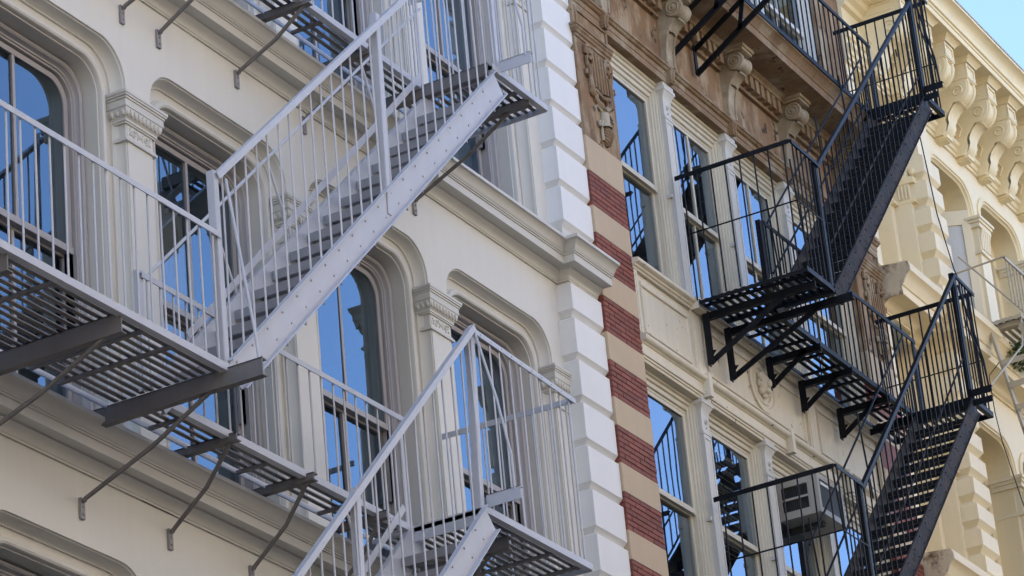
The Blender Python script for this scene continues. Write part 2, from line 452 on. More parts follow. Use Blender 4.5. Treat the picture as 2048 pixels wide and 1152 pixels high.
def pane_up(sgn):
    pts = [p for p in rpath(0.342, MEET+0.05) if (p[0]*sgn >= -1e-6) and (p[1] <= MEET+0.051 or p[1] > 1.9)]
    pts = [(max(abs(x), 0.014)*sgn, z) for x, z in pts]+[(0.014*sgn, MEET+0.05)]
    mb = MB(); mb.add([(x, 0.343, z) for x, z in pts], [tuple(range(len(pts)))]); return mb.mesh('pane')
p_up = {s: pane_up(s) for s in (-1, 1)}
p_lo = {s: MB().add([(0.014*s, 0.391, 0.03), ((HW-0.342)*s, 0.391, 0.03), ((HW-0.342)*s, 0.391, MEET-0.015), (0.014*s, 0.391, MEET-0.015)], [(0,1,2,3)]).mesh('pane') for s in (-1, 1)}
vis = lambda k, i: not (k == 1 and i < 1)
for k in (-1, 0, 1):
    for i, c in enumerate(BAYS):
        if k == -1 and i not in (0, 1, 2): continue
        put('archivolt', surr, 'trim', A, (c, 0, k*HF))
        w_ = put('window', frm, 'sash_grey', A, (c, 0, k*HF))
        put('sash', s_up, 'sash_grey', w_); put('sash', s_lo, 'sash_grey', w_)
        for s in (-1, 1):
            for me in (p_up[s], p_lo[s]):
                put('pane', me, 'glass', w_, rot=(random.uniform(-.004, .004), 0, random.uniform(-.004, .004)))
# pilasters and capitals
pil = MB().box(-0.171, 0.171, -0.022, 0.1, -0.4, 2.52)
pil.box(-0.19, 0.19, -0.045, 0.1, -0.4, -0.02)
pilm = pil.mesh('pilaster')
cap = MB()
for hw, y, z0, z1 in [(0.276,-0.112,2.808,2.832),(0.268,-0.106,2.79,2.808),(0.256,-0.096,2.772,2.79),(0.246,-0.088,2.712,2.772),(0.205,-0.052,2.612,2.632),(0.196,-0.044,2.598,2.612),
                      (0.176,-0.027,2.49,2.598),(0.188,-0.038,2.472,2.49),(0.200,-0.050,2.452,2.472)]:
    cap.box(-hw, hw, y, 0.1, z0, z1)
cap.grid([[(-hw, 0.1, z), (-hw, y, z), (hw, y, z), (hw, 0.1, z)] for hw, y, z in [(0.206,-0.052,2.632),(0.222,-0.066,2.65),(0.233,-0.077,2.68),(0.238,-0.082,2.712)]])
capm = cap.mesh('capital')
egg = MB()
for i in range(9):
    x = -0.205+0.41*i/8
    egg.ball((x, -0.072, 2.674), 0.018, 0.016, 0.032, 7, 4)
    if i < 8: egg.add([(x+0.022,-0.070,2.71),(x+0.029,-0.070,2.71),(x+0.0256,-0.062,2.64),(x+0.0256,-0.09,2.69)], [(0,1,3),(1,2,3),(2,0,3)])
for i in range(3): egg.ball((-0.226, -0.045+0.05*i, 2.674), 0.016, 0.018, 0.032, 7, 4)
eggm = egg.mesh('egg_moulding', 60)
orn = MB()
def spiral(cx, cz, r, turns, a0, sgn, y=-0.034, n=16):
    return [(cx+sgn*r*(1-0.8*t/n)*math.cos(a0+turns*2*math.pi*t/n), y, cz+r*(1-0.8*t/n)*math.sin(a0+turns*2*math.pi*t/n)) for t in range(n+1)]
for s in (-1, 1):
    orn.tube(spiral(s*0.075, 2.546, 0.034, 1.4, -1.5, s), 0.0075, 5)
    orn.tube([(s*0.075, -0.034, 2.512), (s*0.11, -0.034, 2.53), (s*0.135, -0.034, 2.57), (s*0.12, -0.034, 2.585)], 0.007, 5)
    orn.ball((s*0.128, -0.034, 2.525), 0.014, 0.01, 0.012, 6, 4)
    orn.tube([(s*0.03, -0.034, 2.515), (s*0.02, -0.034, 2.55), (s*0.045, -0.034, 2.58)], 0.007, 5)
orn.ball((0, -0.034, 2.55), 0.016, 0.012, 0.02, 7, 4)
ornm = orn.mesh('scroll_ornament', 60)
for k in (0, 1):
    for c in CAPS[1:]:
        p_ = put('pilaster', pilm, 'trim', A, (c, 0.032, k*HF))
        c_ = put('capital', capm, 'trim', A, (c, 0.032, k*HF+0.03))
        put('egg_moulding', eggm, 'trim', c_); put('scroll_ornament', ornm, 'trim', c_)
# string-course cornices with a step forward over the quoin pier
QX0, QX1 = 10.345, 10.905
prof = [(0,3.80),(0.018,3.80),(0.018,3.813),(0.026,3.818),(0.030,3.832),(0.044,3.852),(0.066,3.868),(0.080,3.878),(0.086,3.884),(0.086,3.897),(0.185,3.892),(0.185,3.966),
        (0.197,3.968),(0.197,3.98),(0.208,3.984),(0.208,3.994),(0.214,3.998),(0.222,4.015),(0.240,4.043),(0.262,4.062),(0.276,4.070),(0.288,4.074),(0.288,4.104),(0.0,4.125)]
for k in (-1, 0, 1):
    cm = MB().sweep([(-12, 0), (QX0, 0), (QX0, -0.115), (QX1, -0.115)], [(d, z+k*HF) for d, z in prof]).mesh('cornice', 38)
    put('cornice', cm, 'trim', A)
# quoins
put('quoin_pier', MB().box(QX0, QX1, -0.115, 0.3, GZ, 12), 'trim', A)
def quoin(z0, z1):
    x0, x1 = QX0-0.045, QX1
    mb = MB()
    b, tt = 0.052, 0.030
    prf = [(-0.115, z0), (-0.165, z0+b), (-0.165, z1-tt), (-0.115, z1)]
    # front with bevelled bottom / top, left return bevelled the same way
    mb.grid([[(QX0, 0.0, z), (x0-(0.0 if abs(y+0.165) < 1e-6 else -0.045), 0.0, z), (x0-(0.0 if abs(y+0.165) < 1e-6 else -0.045), y, z), (x1, y, z), (x1, 0.0, z)] for y, z in prf])
    return mb
zq = [1.307+0.425*j for j in range(-8, 5)]
for z in zq:
    put('quoin', quoin(z, z+0.425).mesh('quoin'), 'quoin', A)
put('quoin', quoin(3.447, 3.79).mesh('quoin'), 'quoin', A)
for j in range(-1, 8):
    z = 4.79+0.425*j
    put('quoin', quoin(max(z, 4.14), z+0.425).mesh('quoin'), 'quoin', A)
# linen curtain inside the second window
cur = MB(); rows = []
for z in (0.0, 0.8, 1.6, 2.5, 2.66):
    rows.append([(4.42+0.62*j/34, 0.62+0.035*math.sin(j*1.25+z*0.3)+0.012*math.sin(j*0.6), z) for j in range(35)])
cur.grid(rows)
solo('curtain', cur, 'curtain', 'cream linen curtain hanging inside the window left of the long pale stair', 'curtain', 70)
cur = MB(); rows = []
for z in (4.2, 5.2, 6.2, 6.75):
    rows.append([(6.62+0.5*j/26, 0.66+0.03*math.sin(j*1.3+z*0.2), z) for j in range(27)])
cur.grid(rows)
solo('curtain', cur, 'curtain', 'pale curtain inside the upper window behind the top landing', 'curtain', 70)
# ================================================================== fire escapes
class FE:
    def __init__(s, t, m, rod=0.008, under=None):
        s.t, s.m, s.rod, s.cache, s.under = t, m, rod, {}, under or m
    def rod_mesh(s, key, mk):
        if key not in s.cache: s.cache[key] = mk()
        return s.cache[key]
    def platform(s, x0, x1, yi, yo, z, pitch=0.073, wid=0.037, beams=(), cross=(), rim=True, beam_h=0.11, slat_mat=None, ends=(True, True)):
        mb = MB()
        # angle-iron rim, beams and thin cross bars
        mb.box(x0, x1, yo-0.006, yo+0.006, z-0.045, z+0.012); mb.box(x0, x1, yo+0.006, yo+0.05, z-0.045, z-0.037)
        mb.box(x0, x1, yi-0.006, yi+0.006, z-0.035, z+0.006)
        if ends[0]: mb.box(x0-0.006, x0+0.006, yo, yi, z-0.05, z-0.014)
        if ends[1]: mb.box(x1-0.006, x1+0.006, yo, yi, z-0.05, z+0.01)
        pl = put('platform', mb, s.m, s.t)
        for xb, ya, yb, hgt in beams:
            mb = MB(); mb.box(xb-0.006, xb+0.006, ya, yb, z-0.02-hgt, z-0.02)
            mb.box(xb-0.006, xb+0.055, ya, yb, z-0.02-hgt-0.008, z-0.02-hgt); mb.box(xb-0.006, xb+0.055, ya, yb, z-0.028, z-0.018)
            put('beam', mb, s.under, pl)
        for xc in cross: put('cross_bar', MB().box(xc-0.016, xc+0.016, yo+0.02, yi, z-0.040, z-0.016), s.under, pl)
        n = int((abs(yo-yi)-0.03)/pitch)
        L = x1-x0-0.02
        me = s.rod_mesh(('slat', round(L, 3), wid), lambda: MB().box(0, L, -wid/2, wid/2, -0.009, 0).mesh('slat'))
        for i in range(n):
            y = yo+0.045+pitch*i
            if y > yi-0.02: break
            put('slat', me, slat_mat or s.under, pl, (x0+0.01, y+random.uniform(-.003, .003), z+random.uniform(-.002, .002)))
        return pl
    def baluster(s, par, x, y, z0, z1, m=None):
        h = round(z1-z0, 3)
        if h < 0.05: return
        r = s.rod
        me = s.rod_mesh(('bal', h), lambda: MB().tube([(0, 0, 0), (0, 0, h)], r, 6).mesh('baluster', 60))
        put('baluster', me, m or s.m, par, (x, y, z0), rot=(random.uniform(-.004, .004), random.uniform(-.004, .004), 0))
    def rail(s, a, b, z0a, z0b, step=0.155, top=(0.042, 0.008), posts=(), skip=(0.5, 0.5), mids=(), bolts=False, flat=False):
        """top rail a->b (angle iron) with round balusters down to the line z0a..z0b"""
        a, b = Vector(a), Vector(b); mb = MB()
        d = b-a
        if flat: mb.bar(a, b, 0.010, 0.05)
        else:
            mb.bar(a, b, top[0], top[1]); off = Vector((0, 0, -top[0]/2))
            side = d.normalized().cross(Vector((0, 0, 1))).normalized()
            if abs(d.normalized().y) < 0.5: side = Vector((0, -1, 0))
            mb.bar(a+off+side*top[0]*0.46, b+off+side*top[0]*0.46, top[1], top[0])
        for (p, q, w_) in posts:
            p, q = Vector(p), Vector(q)
            mb.bar(p, q, w_, 0.008, (0, 1, 0)); mb.bar(p+Vector((-w_/2, w_/2, 0)), q+Vector((-w_/2, w_/2, 0)), 0.008, w_, (0, 1, 0))
        for (p, q, r) in mids: put('mid_rail', MB().tube([p, q], r, 6).mesh('mid_rail', 50), s.m, s.t)
        hl = Vector((d.x, d.y)).length
        n = max(1, int(round(hl/step)))
        if bolts:
            for i in range(n):
                p = a+d*((i+0.5)/n); mb.ball((p.x, p.y-0.024, p.z-0.02), 0.007, 0.006, 0.007, 6, 4)
        o = put('railing', mb, s.m, s.t)
        for i in range(n):
            t = (i+skip[0])/n
            if t > 1.001: break
            p = a+d*t
            s.baluster(o, p.x, p.y, z0a+(z0b-z0a)*t, p.z-0.01)
        return o
    def stair(s, x0, z0, x1, z1, yo, yi, n, depth=0.22, sm=None, tm=None, tread=0.20, gap=0.012, riser=(0.075,), flange=0.05):
        """two channel stringers from foot (x0,z0) to head (x1,z1) with open treads"""
        mb = MB(); d = Vector((x1-x0, 0, z1-z0)).normalized(); nrm = Vector((-d.z, 0, d.x))
        for y, sg in ((yo, 1), (yi, -1)):
            p, q = Vector((x0, y, z0)), Vector((x1, y, z1))
            c = nrm*(-depth/2)
            mb.bar(p+c, q+c, 0.008, depth, nrm)
            for e in (0, -depth):
                off = nrm*e+Vector((0, -(flange/2-0.003)*sg, 0)); mb.bar(p+off, q+off, flange, 0.008, nrm)
            if sg == 1:
                L = (q-p).length; k = int(L/0.29)
                for i in range(k):
                    for e in (-0.055, -0.165):
                        r = p+d*(0.1+i*0.29+(0.05 if e < -0.1 else 0))+nrm*e
                        mb.ball((r.x, r.y-0.006, r.z), 0.010, 0.010, 0.010, 6, 4)
        st = put('stair', mb.mesh('stair', 50), sm or s.m, s.t)
        tb = MB(); wy0, wy1 = yo+0.012, yi-0.012
        tb.box(0, 0.045, wy0, wy1, -0.034, 0.0)
        for j in range(3): tb.box(0.062+j*(tread-0.06)/3, 0.062+j*(tread-0.06)/3+(tread-0.06)/3-gap, wy0, wy1, -0.012, 0.0)
        zz = 0.0
        for rh in riser: tb.box(-0.006, 0.0, wy0, wy1, zz-rh, zz); zz -= rh+0.013
        tb.box(0.0, tread, wy0, wy0+0.008, -0.04, 0.004); tb.box(0.0, tread, wy1-0.008, wy1, -0.04, 0.004)
        tm_ = tb.mesh('tread')
        for i in range(n):
            t = (i+1)/(n+1)
            x, z = x0+(x1-x0)*t, z0+(z1-z0)*t
            put('tread', tm_, tm or s.m, st, (x+0.02, 0, z-0.075))
        return st
    def strut(s, pts, r=0.016, name='brace', m=None):
        return put(name, MB().tube(pts, r, 7).mesh(name, 50), m or s.m, s.t)

FA = thing('pale_fire_escape', 'pale grey steel fire escape with long open stairs on the off-white building', 'fire escape', (5, -0.6, 0))
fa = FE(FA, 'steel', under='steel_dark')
D1, D2 = -0.655, -1.30
# main landing: wide at the left, narrow walk in the middle, wide again at the right
fa.platform(-2.2, 2.615, -0.30, D2, 0.0, beams=[(1.40, D2+0.02, -0.05, 0.13), (0.2, D2+0.02, -0.05, 0.13), (2.60, -1.58, -0.05, 0.12)], cross=(0.75, 1.72, 2.05), ends=(True, False))
fa.platform(2.64, 6.06, -0.30, D1, 0.0, beams=[(3.57, D1-0.07, -0.05, 0.05), (4.58, D1-0.07, -0.05, 0.05), (5.6, D1-0.07, -0.05, 0.05)], cross=(3.1, 3.62, 4.2, 4.66, 5.3), ends=(False, False))
fa.platform(6.09, 7.83, -0.30, D2, 0.0, beams=[(6.72, D2+0.15, -0.05, 0.10)], cross=(7.3, 7.72))
# upper landing
fa.platform(1.0, 6.90, -0.30, D1, HF, beams=[(3.95, D1-0.07, -0.05, 0.05), (5.0, D1-0.07, -0.05, 0.05), (6.0, D1-0.07, -0.05, 0.05), (6.85, D2, -0.05, 0.10)], cross=(3.3, 4.4, 5.4, 6.3), ends=(True, False))
fa.platform(6.93, 7.88, -0.30, D2, HF, beams=[(7.60, D2+0.02, -0.05, 0.06)], cross=(7.45,))
# stairs
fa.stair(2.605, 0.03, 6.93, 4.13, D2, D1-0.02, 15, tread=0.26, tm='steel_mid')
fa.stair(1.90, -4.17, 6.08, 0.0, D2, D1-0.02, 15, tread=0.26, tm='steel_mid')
# landing fascia at the head of each stair
for x, z in ((6.93, HF), (6.09, 0.0)):
    put('landing_plate', MB().box(x-0.006, x+0.006, D2, D1, z-0.13, z-0.002), 'steel', FA)
# railings
fa.rail((-2.2, D2, 0.985), (2.58, D2, 0.985), 0, 0, 0.155)
sl_ = (4.13-0.03)/(6.93-2.605)
def strail(x0, x1, zoff, xs, zs, slope, posts, mids=()):
    return fa.rail((x0, D2, zs+slope*(x0-xs)+zoff), (x1, D2, zs+slope*(x1-xs)+zoff), zs+slope*(x0-xs), zs+slope*(x1-xs), 0.160, (0.05, 0.008), posts, mids=mids, bolts=True)
strail(2.585, 7.05, 1.44, 2.605, 0.03, sl_*0.995, [((2.60, D2, -0.02), (2.585, D2, 1.47), 0.055), ((4.985, D2-0.01, 2.05), (5.04, D2-0.01, 3.83), 0.055), ((7.04, D2, 4.15), (7.06, D2, 5.75), 0.05)])
strail(1.95, 6.16, 1.46, 6.08, 0.0, 1.0, [((6.06, D2, -0.03), (6.15, D2, 1.50), 0.055), ((4.15, D2-0.01, -1.93), (4.2, D2-0.01, -0.42), 0.055)])
fa.rail((6.16, D2, 1.50), (7.80, D2, 1.435), 0, 0, 0.158, bolts=True)
fa.rail((7.80, -0.05, 1.455), (7.80, D2, 1.435), 0, 0, 0.15, flat=True)
fa.rail((7.06, D2, HF+1.50), (7.86, D2, HF+1.45), HF, HF, 0.158)
fa.rail((7.86, -0.05, HF+1.455), (7.86, D2, HF+1.435), HF, HF, 0.15, flat=True)
fa.rail((2.55, D1, 0.875), (6.10, D1, 0.90), 0, 0, 0.165)
fa.rail((1.0, D1, HF+0.885), (6.86, D1, HF+0.885), HF, HF, 0.165)
# inner hand rails of the two stairs (round rail, flat bar, props)
def inner(x0, z0, x1, z1, tag_):
    y = D1-0.01
    d = Vector((x1-x0, 0, z1-z0))
    put('hand_rail', MB().tube([(x0-0.3, y, z0+0.55), (x1, y, z1+0.83)], 0.013, 7).mesh('hand_rail', 50), 'steel', FA)
    put('guard_bar', MB().bar((x0+0.2, y, z0+0.28), (x1-0.1, y, z1+0.13), 0.008, 0.055), 'steel', FA)
    for t in (0.16, 0.36, 0.74):
        p = Vector((x0, y, z0))+d*t
        put('prop', MB().tube([(p.x-0.02, y, p.z+0.66+0.2*t), (p.x+0.30, y, p.z+0.10)], 0.010, 6).mesh('prop', 50), 'steel', FA)
inner(2.9, 0.30, 6.93, 4.13, 'u'); inner(2.4, -3.67, 6.08, 0.0, 'l')
put('rail_post', MB().box(2.535, 2.585, D1-0.004, D1+0.004, -0.02, 0.90).box(2.535, 2.543, D1, D1+0.04, -0.02, 0.90), 'steel', FA)
put('rail_post', MB().box(6.02, 6.06, D1-0.004, D1+0.004, -0.02, 0.92), 'steel', FA)
put('rail_post', MB().box(6.83, 6.88, D1-0.004, D1+0.004, HF-0.02, HF+0.90), 'steel', FA)
# outriggers with raking rods that steady the tall posts
for x, z, zt in ((6.14, 0.02, 1.46), (7.07, HF+0.0, HF+1.45)):
    put('outrigger', MB().box(x-0.004, x+0.004, -1.60, D2, z-0.02, z+0.085).box(x-0.004, x+0.045, -1.60, D2, z+0.079, z+0.085), 'steel', FA)
    fa.strut([(x, -1.55, z+0.06), (x+0.005, -1.545, z+0.35), (x+0.01, -1.46, z+0.85), (x+0.02, D2-0.02, zt)], 0.011, 'raking_rod')
fa.strut([(2.605, -1.55, -0.02), (2.60, -1.54, 0.15), (2.67, D2-0.03, 1.43)], 0.011, 'raking_rod')
# wall braces with bolted foot plates
for x, zp, xo, yo, zo in ((2.67, -0.63, 2.63, -1.17, -0.135), (3.73, -0.555, 3.60, -0.69, -0.07), (4.78, -0.545, 4.61, -0.69, -0.07), (5.80, -0.545, 5.63, -0.69, -0.07), (1.40, -0.63, 1.42, -1.17, -0.145),
                          (3.42, 3.60, 3.45, -1.10, 4.10), (3.90, 3.60, 3.97, -0.69, 4.13), (4.99, 3.715, 5.03, -0.69, 4.13), (5.98, 3.71, 6.03, -0.69, 4.13), (7.73, 3.64, 7.63, -1.10, 4.12), (7.0, -0.58, 6.75, -1.0, -0.13)):
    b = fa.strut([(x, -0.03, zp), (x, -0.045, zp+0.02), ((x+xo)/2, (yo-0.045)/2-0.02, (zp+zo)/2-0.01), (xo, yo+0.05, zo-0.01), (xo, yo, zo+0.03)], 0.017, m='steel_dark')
    pm = MB().box(x-0.024, x+0.024, -0.022, 0.002, zp-0.125, zp+0.03)
    for dz in (-0.035, -0.09): pm.ball((x, -0.022, zp+dz), 0.011, 0.012, 0.011, 7, 4)
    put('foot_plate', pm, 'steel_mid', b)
# ================================================================== building B: brick piers, brown stone, cream iron window bays
B = thing('brick_pier_building', 'old building with red brick piers, brown carved stone and cream window bays', 'building', (14.6, 3, GZ))
BX0, BX1, YB, HB = 10.912, 18.38, -0.19, 3.5
PL, PR = (BX0, 11.66), (17.60, BX1)
core = MB()
for a, b in (PL, PR): core.box(a+0.004, b-0.004, YB+0.007, 0.3, GZ, 5.5)
core.box(BX0+0.01, BX0+0.3, 0.3, 8, GZ, 13); core.box(BX1-0.3, BX1, 0.3, 8, GZ, 13); core.box(BX0, BX1, 7.8, 8, GZ, 13)
put('pier_core', core, 'mortar', B)
fl = MB()
for z in (-2.9, 0.6, 4.1, 7.6, 11.3): fl.box(BX0+0.3, BX1-0.3, 0.2, 7.8, z, z+0.25)
fl.box(11.9, 12.0, 3.2, 7.8, GZ, 13); fl.box(15.2, 15.3, 3.2, 7.8, GZ, 13)
put('interior_wall', fl, 'interior', B)
put('lower_wall', MB().box(PL[1], PR[0], -0.15, 0.2, GZ, -0.2), 'cream_iron', B)
bms = {}
def brick(x0, x1, z0, z1, par):
    w_, h_ = x1-x0-0.006, z1-z0-0.008
    k = (round(w_, 2), round(h_, 3))
    if k not in bms:
        b = 0.004
        bms[k] = MB().frus((0, k[0], 0, k[1], 0.10), (0, k[0], 0, k[1], b)).frus((0, k[0], 0, k[1], b), (b, k[0]-b, b, k[1]-b, 0)).mesh('brick')
    put('brick', bms[k], 'brick', par, (x0+0.003, YB+random.uniform(-.002, .003), z0+0.004))
STOP = 0.6615
for pi_, (a, b) in enumerate((PL, PR)):
    for k in range(-5, 4):
        top = 2.807+STOP*k
        o = put('stone_band', MB().box(a, b, YB, 0.05, top-0.284, top), 'tanstone', B)
        if pi_ == 0 and k < -3 or pi_ == 1 and not (-1 <= k <= 1):
            put('brick_field', MB().box(a, b, YB+0.004, 0.05, top, top+STOP-0.284), 'brick', B); continue
        n = 7; ch = (STOP-0.284)/n
        for c in range(n):
            x = a; first = True
            seq = [0.205]*4 if (c+k) % 2 else [0.10]+[0.205]*4
            for L_ in seq:
                x1 = min(x+L_, b)
                if b-x1 < 0.06: x1 = b
                if x1-x > 0.03: brick(x, x1, top+c*ch, top+(c+1)*ch, B)
                x = x1
                if x >= b-1e-6: break
    put('stone_band', MB().box(a, b, YB, 0.05, 5.169, 5.545), 'tanstone', B)
    put('brown_pier', MB().box(a, b, YB, 0.3, 5.545, 7.0), 'brownstone', B)
    # shelf above the carving and sunk panel over it
    put('pier_shelf', MB().sweep([(a+0.012, 0.05), (a+0.012, YB), (b-0.02, YB)] if pi_ == 0 else [(a-0.0, YB), (b-0.02, YB)],
        [(0,6.64),(0.012,6.64),(0.014,6.67),(0.03,6.68),(0.034,6.70),(0.05,6.715),(0.05,6.735),(0.062,6.74),(0.062,6.765),(0,6.775)]).mesh('pier_shelf', 35), 'brown_trim', B)
    pn = MB()
    for q in ((a+0.07, b-0.05, 6.95, 6.975), (a+0.07, b-0.05, 6.80, 6.825), (a+0.05, a+0.08, 6.80, 6.975), (b-0.07, b-0.04, 6.80, 6.975)): pn.box(q[0], q[1], YB-0.016, YB, q[2], q[3])
    put('pier_panel', pn, 'brown_trim', B)
    # carved lyre, tulip cup and pine cone hanging on the pier
    cx = (a+b)/2+0.02; y = YB-0.02
    def lerp3(pts): return [(cx+px, y+(py if len(p_) > 2 else 0), pz) for p_ in pts for px, pz, py in [(p_[0], p_[1], p_[2] if len(p_) > 2 else 0)]]
    ly = MB()
    for i in range(5):
        x = -0.095+0.062*i
        ly.tube(lerp3([(x, 6.60-0.012*i), (x+0.005, 6.45), (x+0.012, 6.16+0.012*abs(i-2))]), 0.017, 6)
    for s in (-1, 1):
        ly.tube(lerp3([(s*0.10+0.03+s*0.012*t/14*0+s*(0.075+0.0)*(1-0.72*t/20)*math.cos(-0.4+t*0.5)+s*0.10, 6.53+0.09*(1-0.72*t/20)*math.sin(-0.4+t*0.5)) for t in range(21)]), 0.021, 6)
        ly.tube(lerp3([(0.03+s*0.265, 6.47), (0.03+s*0.25, 6.38), (0.03+s*0.20, 6.31), (0.03+s*0.24, 6.25), (0.03+s*0.285, 6.27), (0.03+s*0.28, 6.32)]), 0.02, 6)
        ly.tube(lerp3([(0.03+s*0.19, 6.40), (0.03+s*0.215, 6.25), (0.03+s*0.20, 6.12), (0.03+s*0.12, 6.03), (0.03+s*0.03, 5.985)]), 0.03, 7)
        ly.ball((cx+0.03+s*0.20, y, 6.10), 0.045, 0.04, 0.05, 8, 5)
        ly.tube(lerp3([(0.03+s*0.10, 6.12), (0.03+s*0.11, 6.06), (0.03+s*0.05, 6.00)]), 0.017, 6)
    ly.tube(lerp3([(-0.12, 6.15), (0.03, 6.10, -0.01), (0.18, 6.15)]), 0.024, 6)
    put('lyre_carving', ly.mesh('lyre_carving', 50), 'brown_trim', B)
    cu = MB(); cc = (cx+0.04, YB-0.012, 0)
    cu.lathe(cc, [(0.03, 5.955), (0.05, 5.94), (0.058, 5.90), (0.055, 5.84), (0.062, 5.80), (0.078, 5.775), (0.07, 5.772), (0.05, 5.79)], 'z', 12)
    for s in (-1, 1):
        cu.tube([(cc[0]+s*0.06, YB-0.02, 5.84), (cc[0]+s*0.10, YB-0.02, 5.76), (cc[0]+s*0.135, YB-0.03, 5.755), (cc[0]+s*0.14, YB-0.02, 5.80), (cc[0]+s*0.115, YB-0.02, 5.815)], 0.017, 6)
        cu.tube([(cc[0]+s*0.05, YB-0.02, 5.95), (cc[0]+s*0.13, YB-0.015, 5.98), (cc[0]+s*0.19, YB-0.02, 5.94), (cc[0]+s*0.17, YB-0.02, 5.90)], 0.013, 6)
        cu.tube([(cc[0]+s*0.075, YB-0.015, 5.76), (cc[0]+s*0.085, YB-0.02, 5.68), (cc[0]+s*0.075, YB-0.015, 5.62)], 0.015, 6)
    put('tulip_carving', cu.mesh('tulip_carving', 50), 'consolestone', B)
    co = MB(); rows = []
    for i in range(13):
        t = i/12; r = 0.066*math.sin(math.pi*(0.16+0.80*t))**0.8
        rows.append([(cc[0]+(r+(0.005 if (j+i) % 2 else -0.004))*math.cos(2*math.pi*j/16), YB-0.018+(r+(0.005 if (j+i) % 2 else -0.004))*math.sin(2*math.pi*j/16), 5.775-0.20*t) for j in range(16)])
    co.grid(rows, True)
    put('pine_cone_carving', co, 'brown_trim', B)

# ---- entablature over the upper bays
put('architrave', MB().sweep([(PL[1]-0.02, YB), (BX1, YB)], [(-0.17,6.985),(0,6.985),(0,7.055),(0.008,7.058),(0.008,7.115),(0.03,7.122),(0.045,7.14),(0.06,7.145),(0.06,7.172),(0,7.185)]), 'brown_trim', B)
put('architrave', MB().sweep([(BX0, YB), (PL[1]-0.022, YB)], [(-0.17,7.0),(0,7.0),(0,7.055),(0.008,7.058),(0.008,7.115),(0.03,7.122),(0.045,7.14),(0.06,7.145),(0.06,7.172),(0,7.185)]), 'brown_trim', B)
COLS = [13.02, 14.48, 15.94]
CONS = [11.56]+COLS+[17.40]
fz = [BX0]+[x for c in CONS for x in (c+0.48,)]+[BX1]
for i in range(len(fz)-1):
    put('frieze_slab', MB().box(fz[i]+0.003, fz[i+1]-0.003, YB+0.0, 0.3, 7.186, 7.96), 'brownstone', B)
def console_b():
    mb = MB()
    fr_ = [(0.050,0.0),(0.052,0.08),(0.058,0.18),(0.070,0.27),(0.092,0.35),(0.128,0.41),(0.175,0.455),(0.205,0.465),(0.195,0.485),(0.165,0.49),(0.14,0.53)]
    top = [(0.14,0.60),(0.16,0.70),(0.30,0.70),(0.30,0.775)]
    mb.prism_x([(0.02, 0.0)]+[(-d, z) for d, z in fr_+top]+[(0.02, 0.775)], -0.095, 0.095)
    # raised borders on the face and leaf lip
    for s in (-1, 1):
        mb.tube([(s*0.085, -d-0.006, z) for d, z in fr_[:8]], 0.014, 6)
    mb.grid([[(x, -d-0.016-0.012*math.cos(x/0.075*1.4), z) for x in (-0.08,-0.05,-0.02,0.0,0.02,0.05,0.08)] for d, z in [(0.10,0.36),(0.132,0.412),(0.178,0.452),(0.215,0.458),(0.222,0.474),(0.20,0.488)]])
    mb.lathe((0, -0.205, 0.595), [(0.0,-0.118),(0.098,-0.118),(0.105,-0.108),(0.105,-0.085),(0.092,-0.07),(0.086,0.0),(0.092,0.07),(0.105,0.085),(0.105,0.108),(0.098,0.118),(0.0,0.118)], 'x', 22)
    for s in (-1, 1):
        mb.tube([(s*0.121, -0.205-(0.092*(1-t/34))*math.cos(0.5+t*0.5), 0.595+(0.092*(1-t/34))*math.sin(0.5+t*0.5)) for t in range(33)], 0.0085, 5)
        mb.ball((s*0.12, -0.205, 0.595), 0.016, 0.02, 0.02, 7, 5)
    mb.box(-0.125, 0.125, -0.315, 0.02, 0.705, 0.735); mb.box(-0.14, 0.14, -0.335, 0.02, 0.735, 0.775)
    return mb.mesh('console', 40)
cbm = console_b()
clipm = MB().prism_x([(0,0),(-0.05,0),(-0.062,0.02),(-0.055,0.07),(-0.07,0.13),(-0.07,0.145),(0,0.145)], -0.04, 0.04)
clipm.box(-0.05, -0.042, -0.06, 0, 0.02, 0.14); clipm.tube([(0, -0.062, 0.01), (0, -0.06, 0.07), (0, -0.074, 0.13)], 0.016, 6)
clipm = clipm.mesh('console_drop', 40)
for c in CONS:
    put('console', cbm, 'consolestone', B, (c, YB, 7.188))
    put('console_drop', clipm, 'brown_trim', B, (c+0.0, YB, 6.985))
dm = MB().box(-0.042, 0.042, -0.115, 0.02, 0, 0.158).mesh('dentil')
ce = [BX0]+CONS+[BX1]
for i in range(len(ce)-1):
    a, b = ce[i]+0.16, ce[i+1]-0.16
    n = int((b-a)/0.128)
    for j in range(n):
        if n > 0: put('dentil', dm, 'brown_trim', B, (a+(j+0.5)*(b-a)/n, YB, 7.742))
    if b > a:
        put('dentil_band', MB().box(a-0.03, b+0.03, YB-0.045, YB, 7.70, 7.96).box(a-0.03, b+0.03, YB-0.125, YB-0.045, 7.90, 7.925), 'brown_trim', B)
cpr = [(0,7.925),(0.125,7.925),(0.13,7.94),(0.155,7.955),(0.17,7.965),(0.50,7.962),(0.50,8.055),(0.512,8.06),(0.518,8.075),(0.535,8.09),(0.56,8.12),(0.585,8.135),(0.60,8.14),(0.60,8.165),(0,8.20)]
xj = BX0
while xj < BX1-0.2:
    xe = min(BX1, xj+random.uniform(0.85, 1.25)); e = random.uniform(-.006, .006)
    put('cornice_stone', MB().sweep([(xj+0.003, YB+e), (xe-0.003, YB+e)], [(d, z+e*0.5) for d, z in cpr]).mesh('cornice_stone', 32), 'brown_trim', B); xj = xe
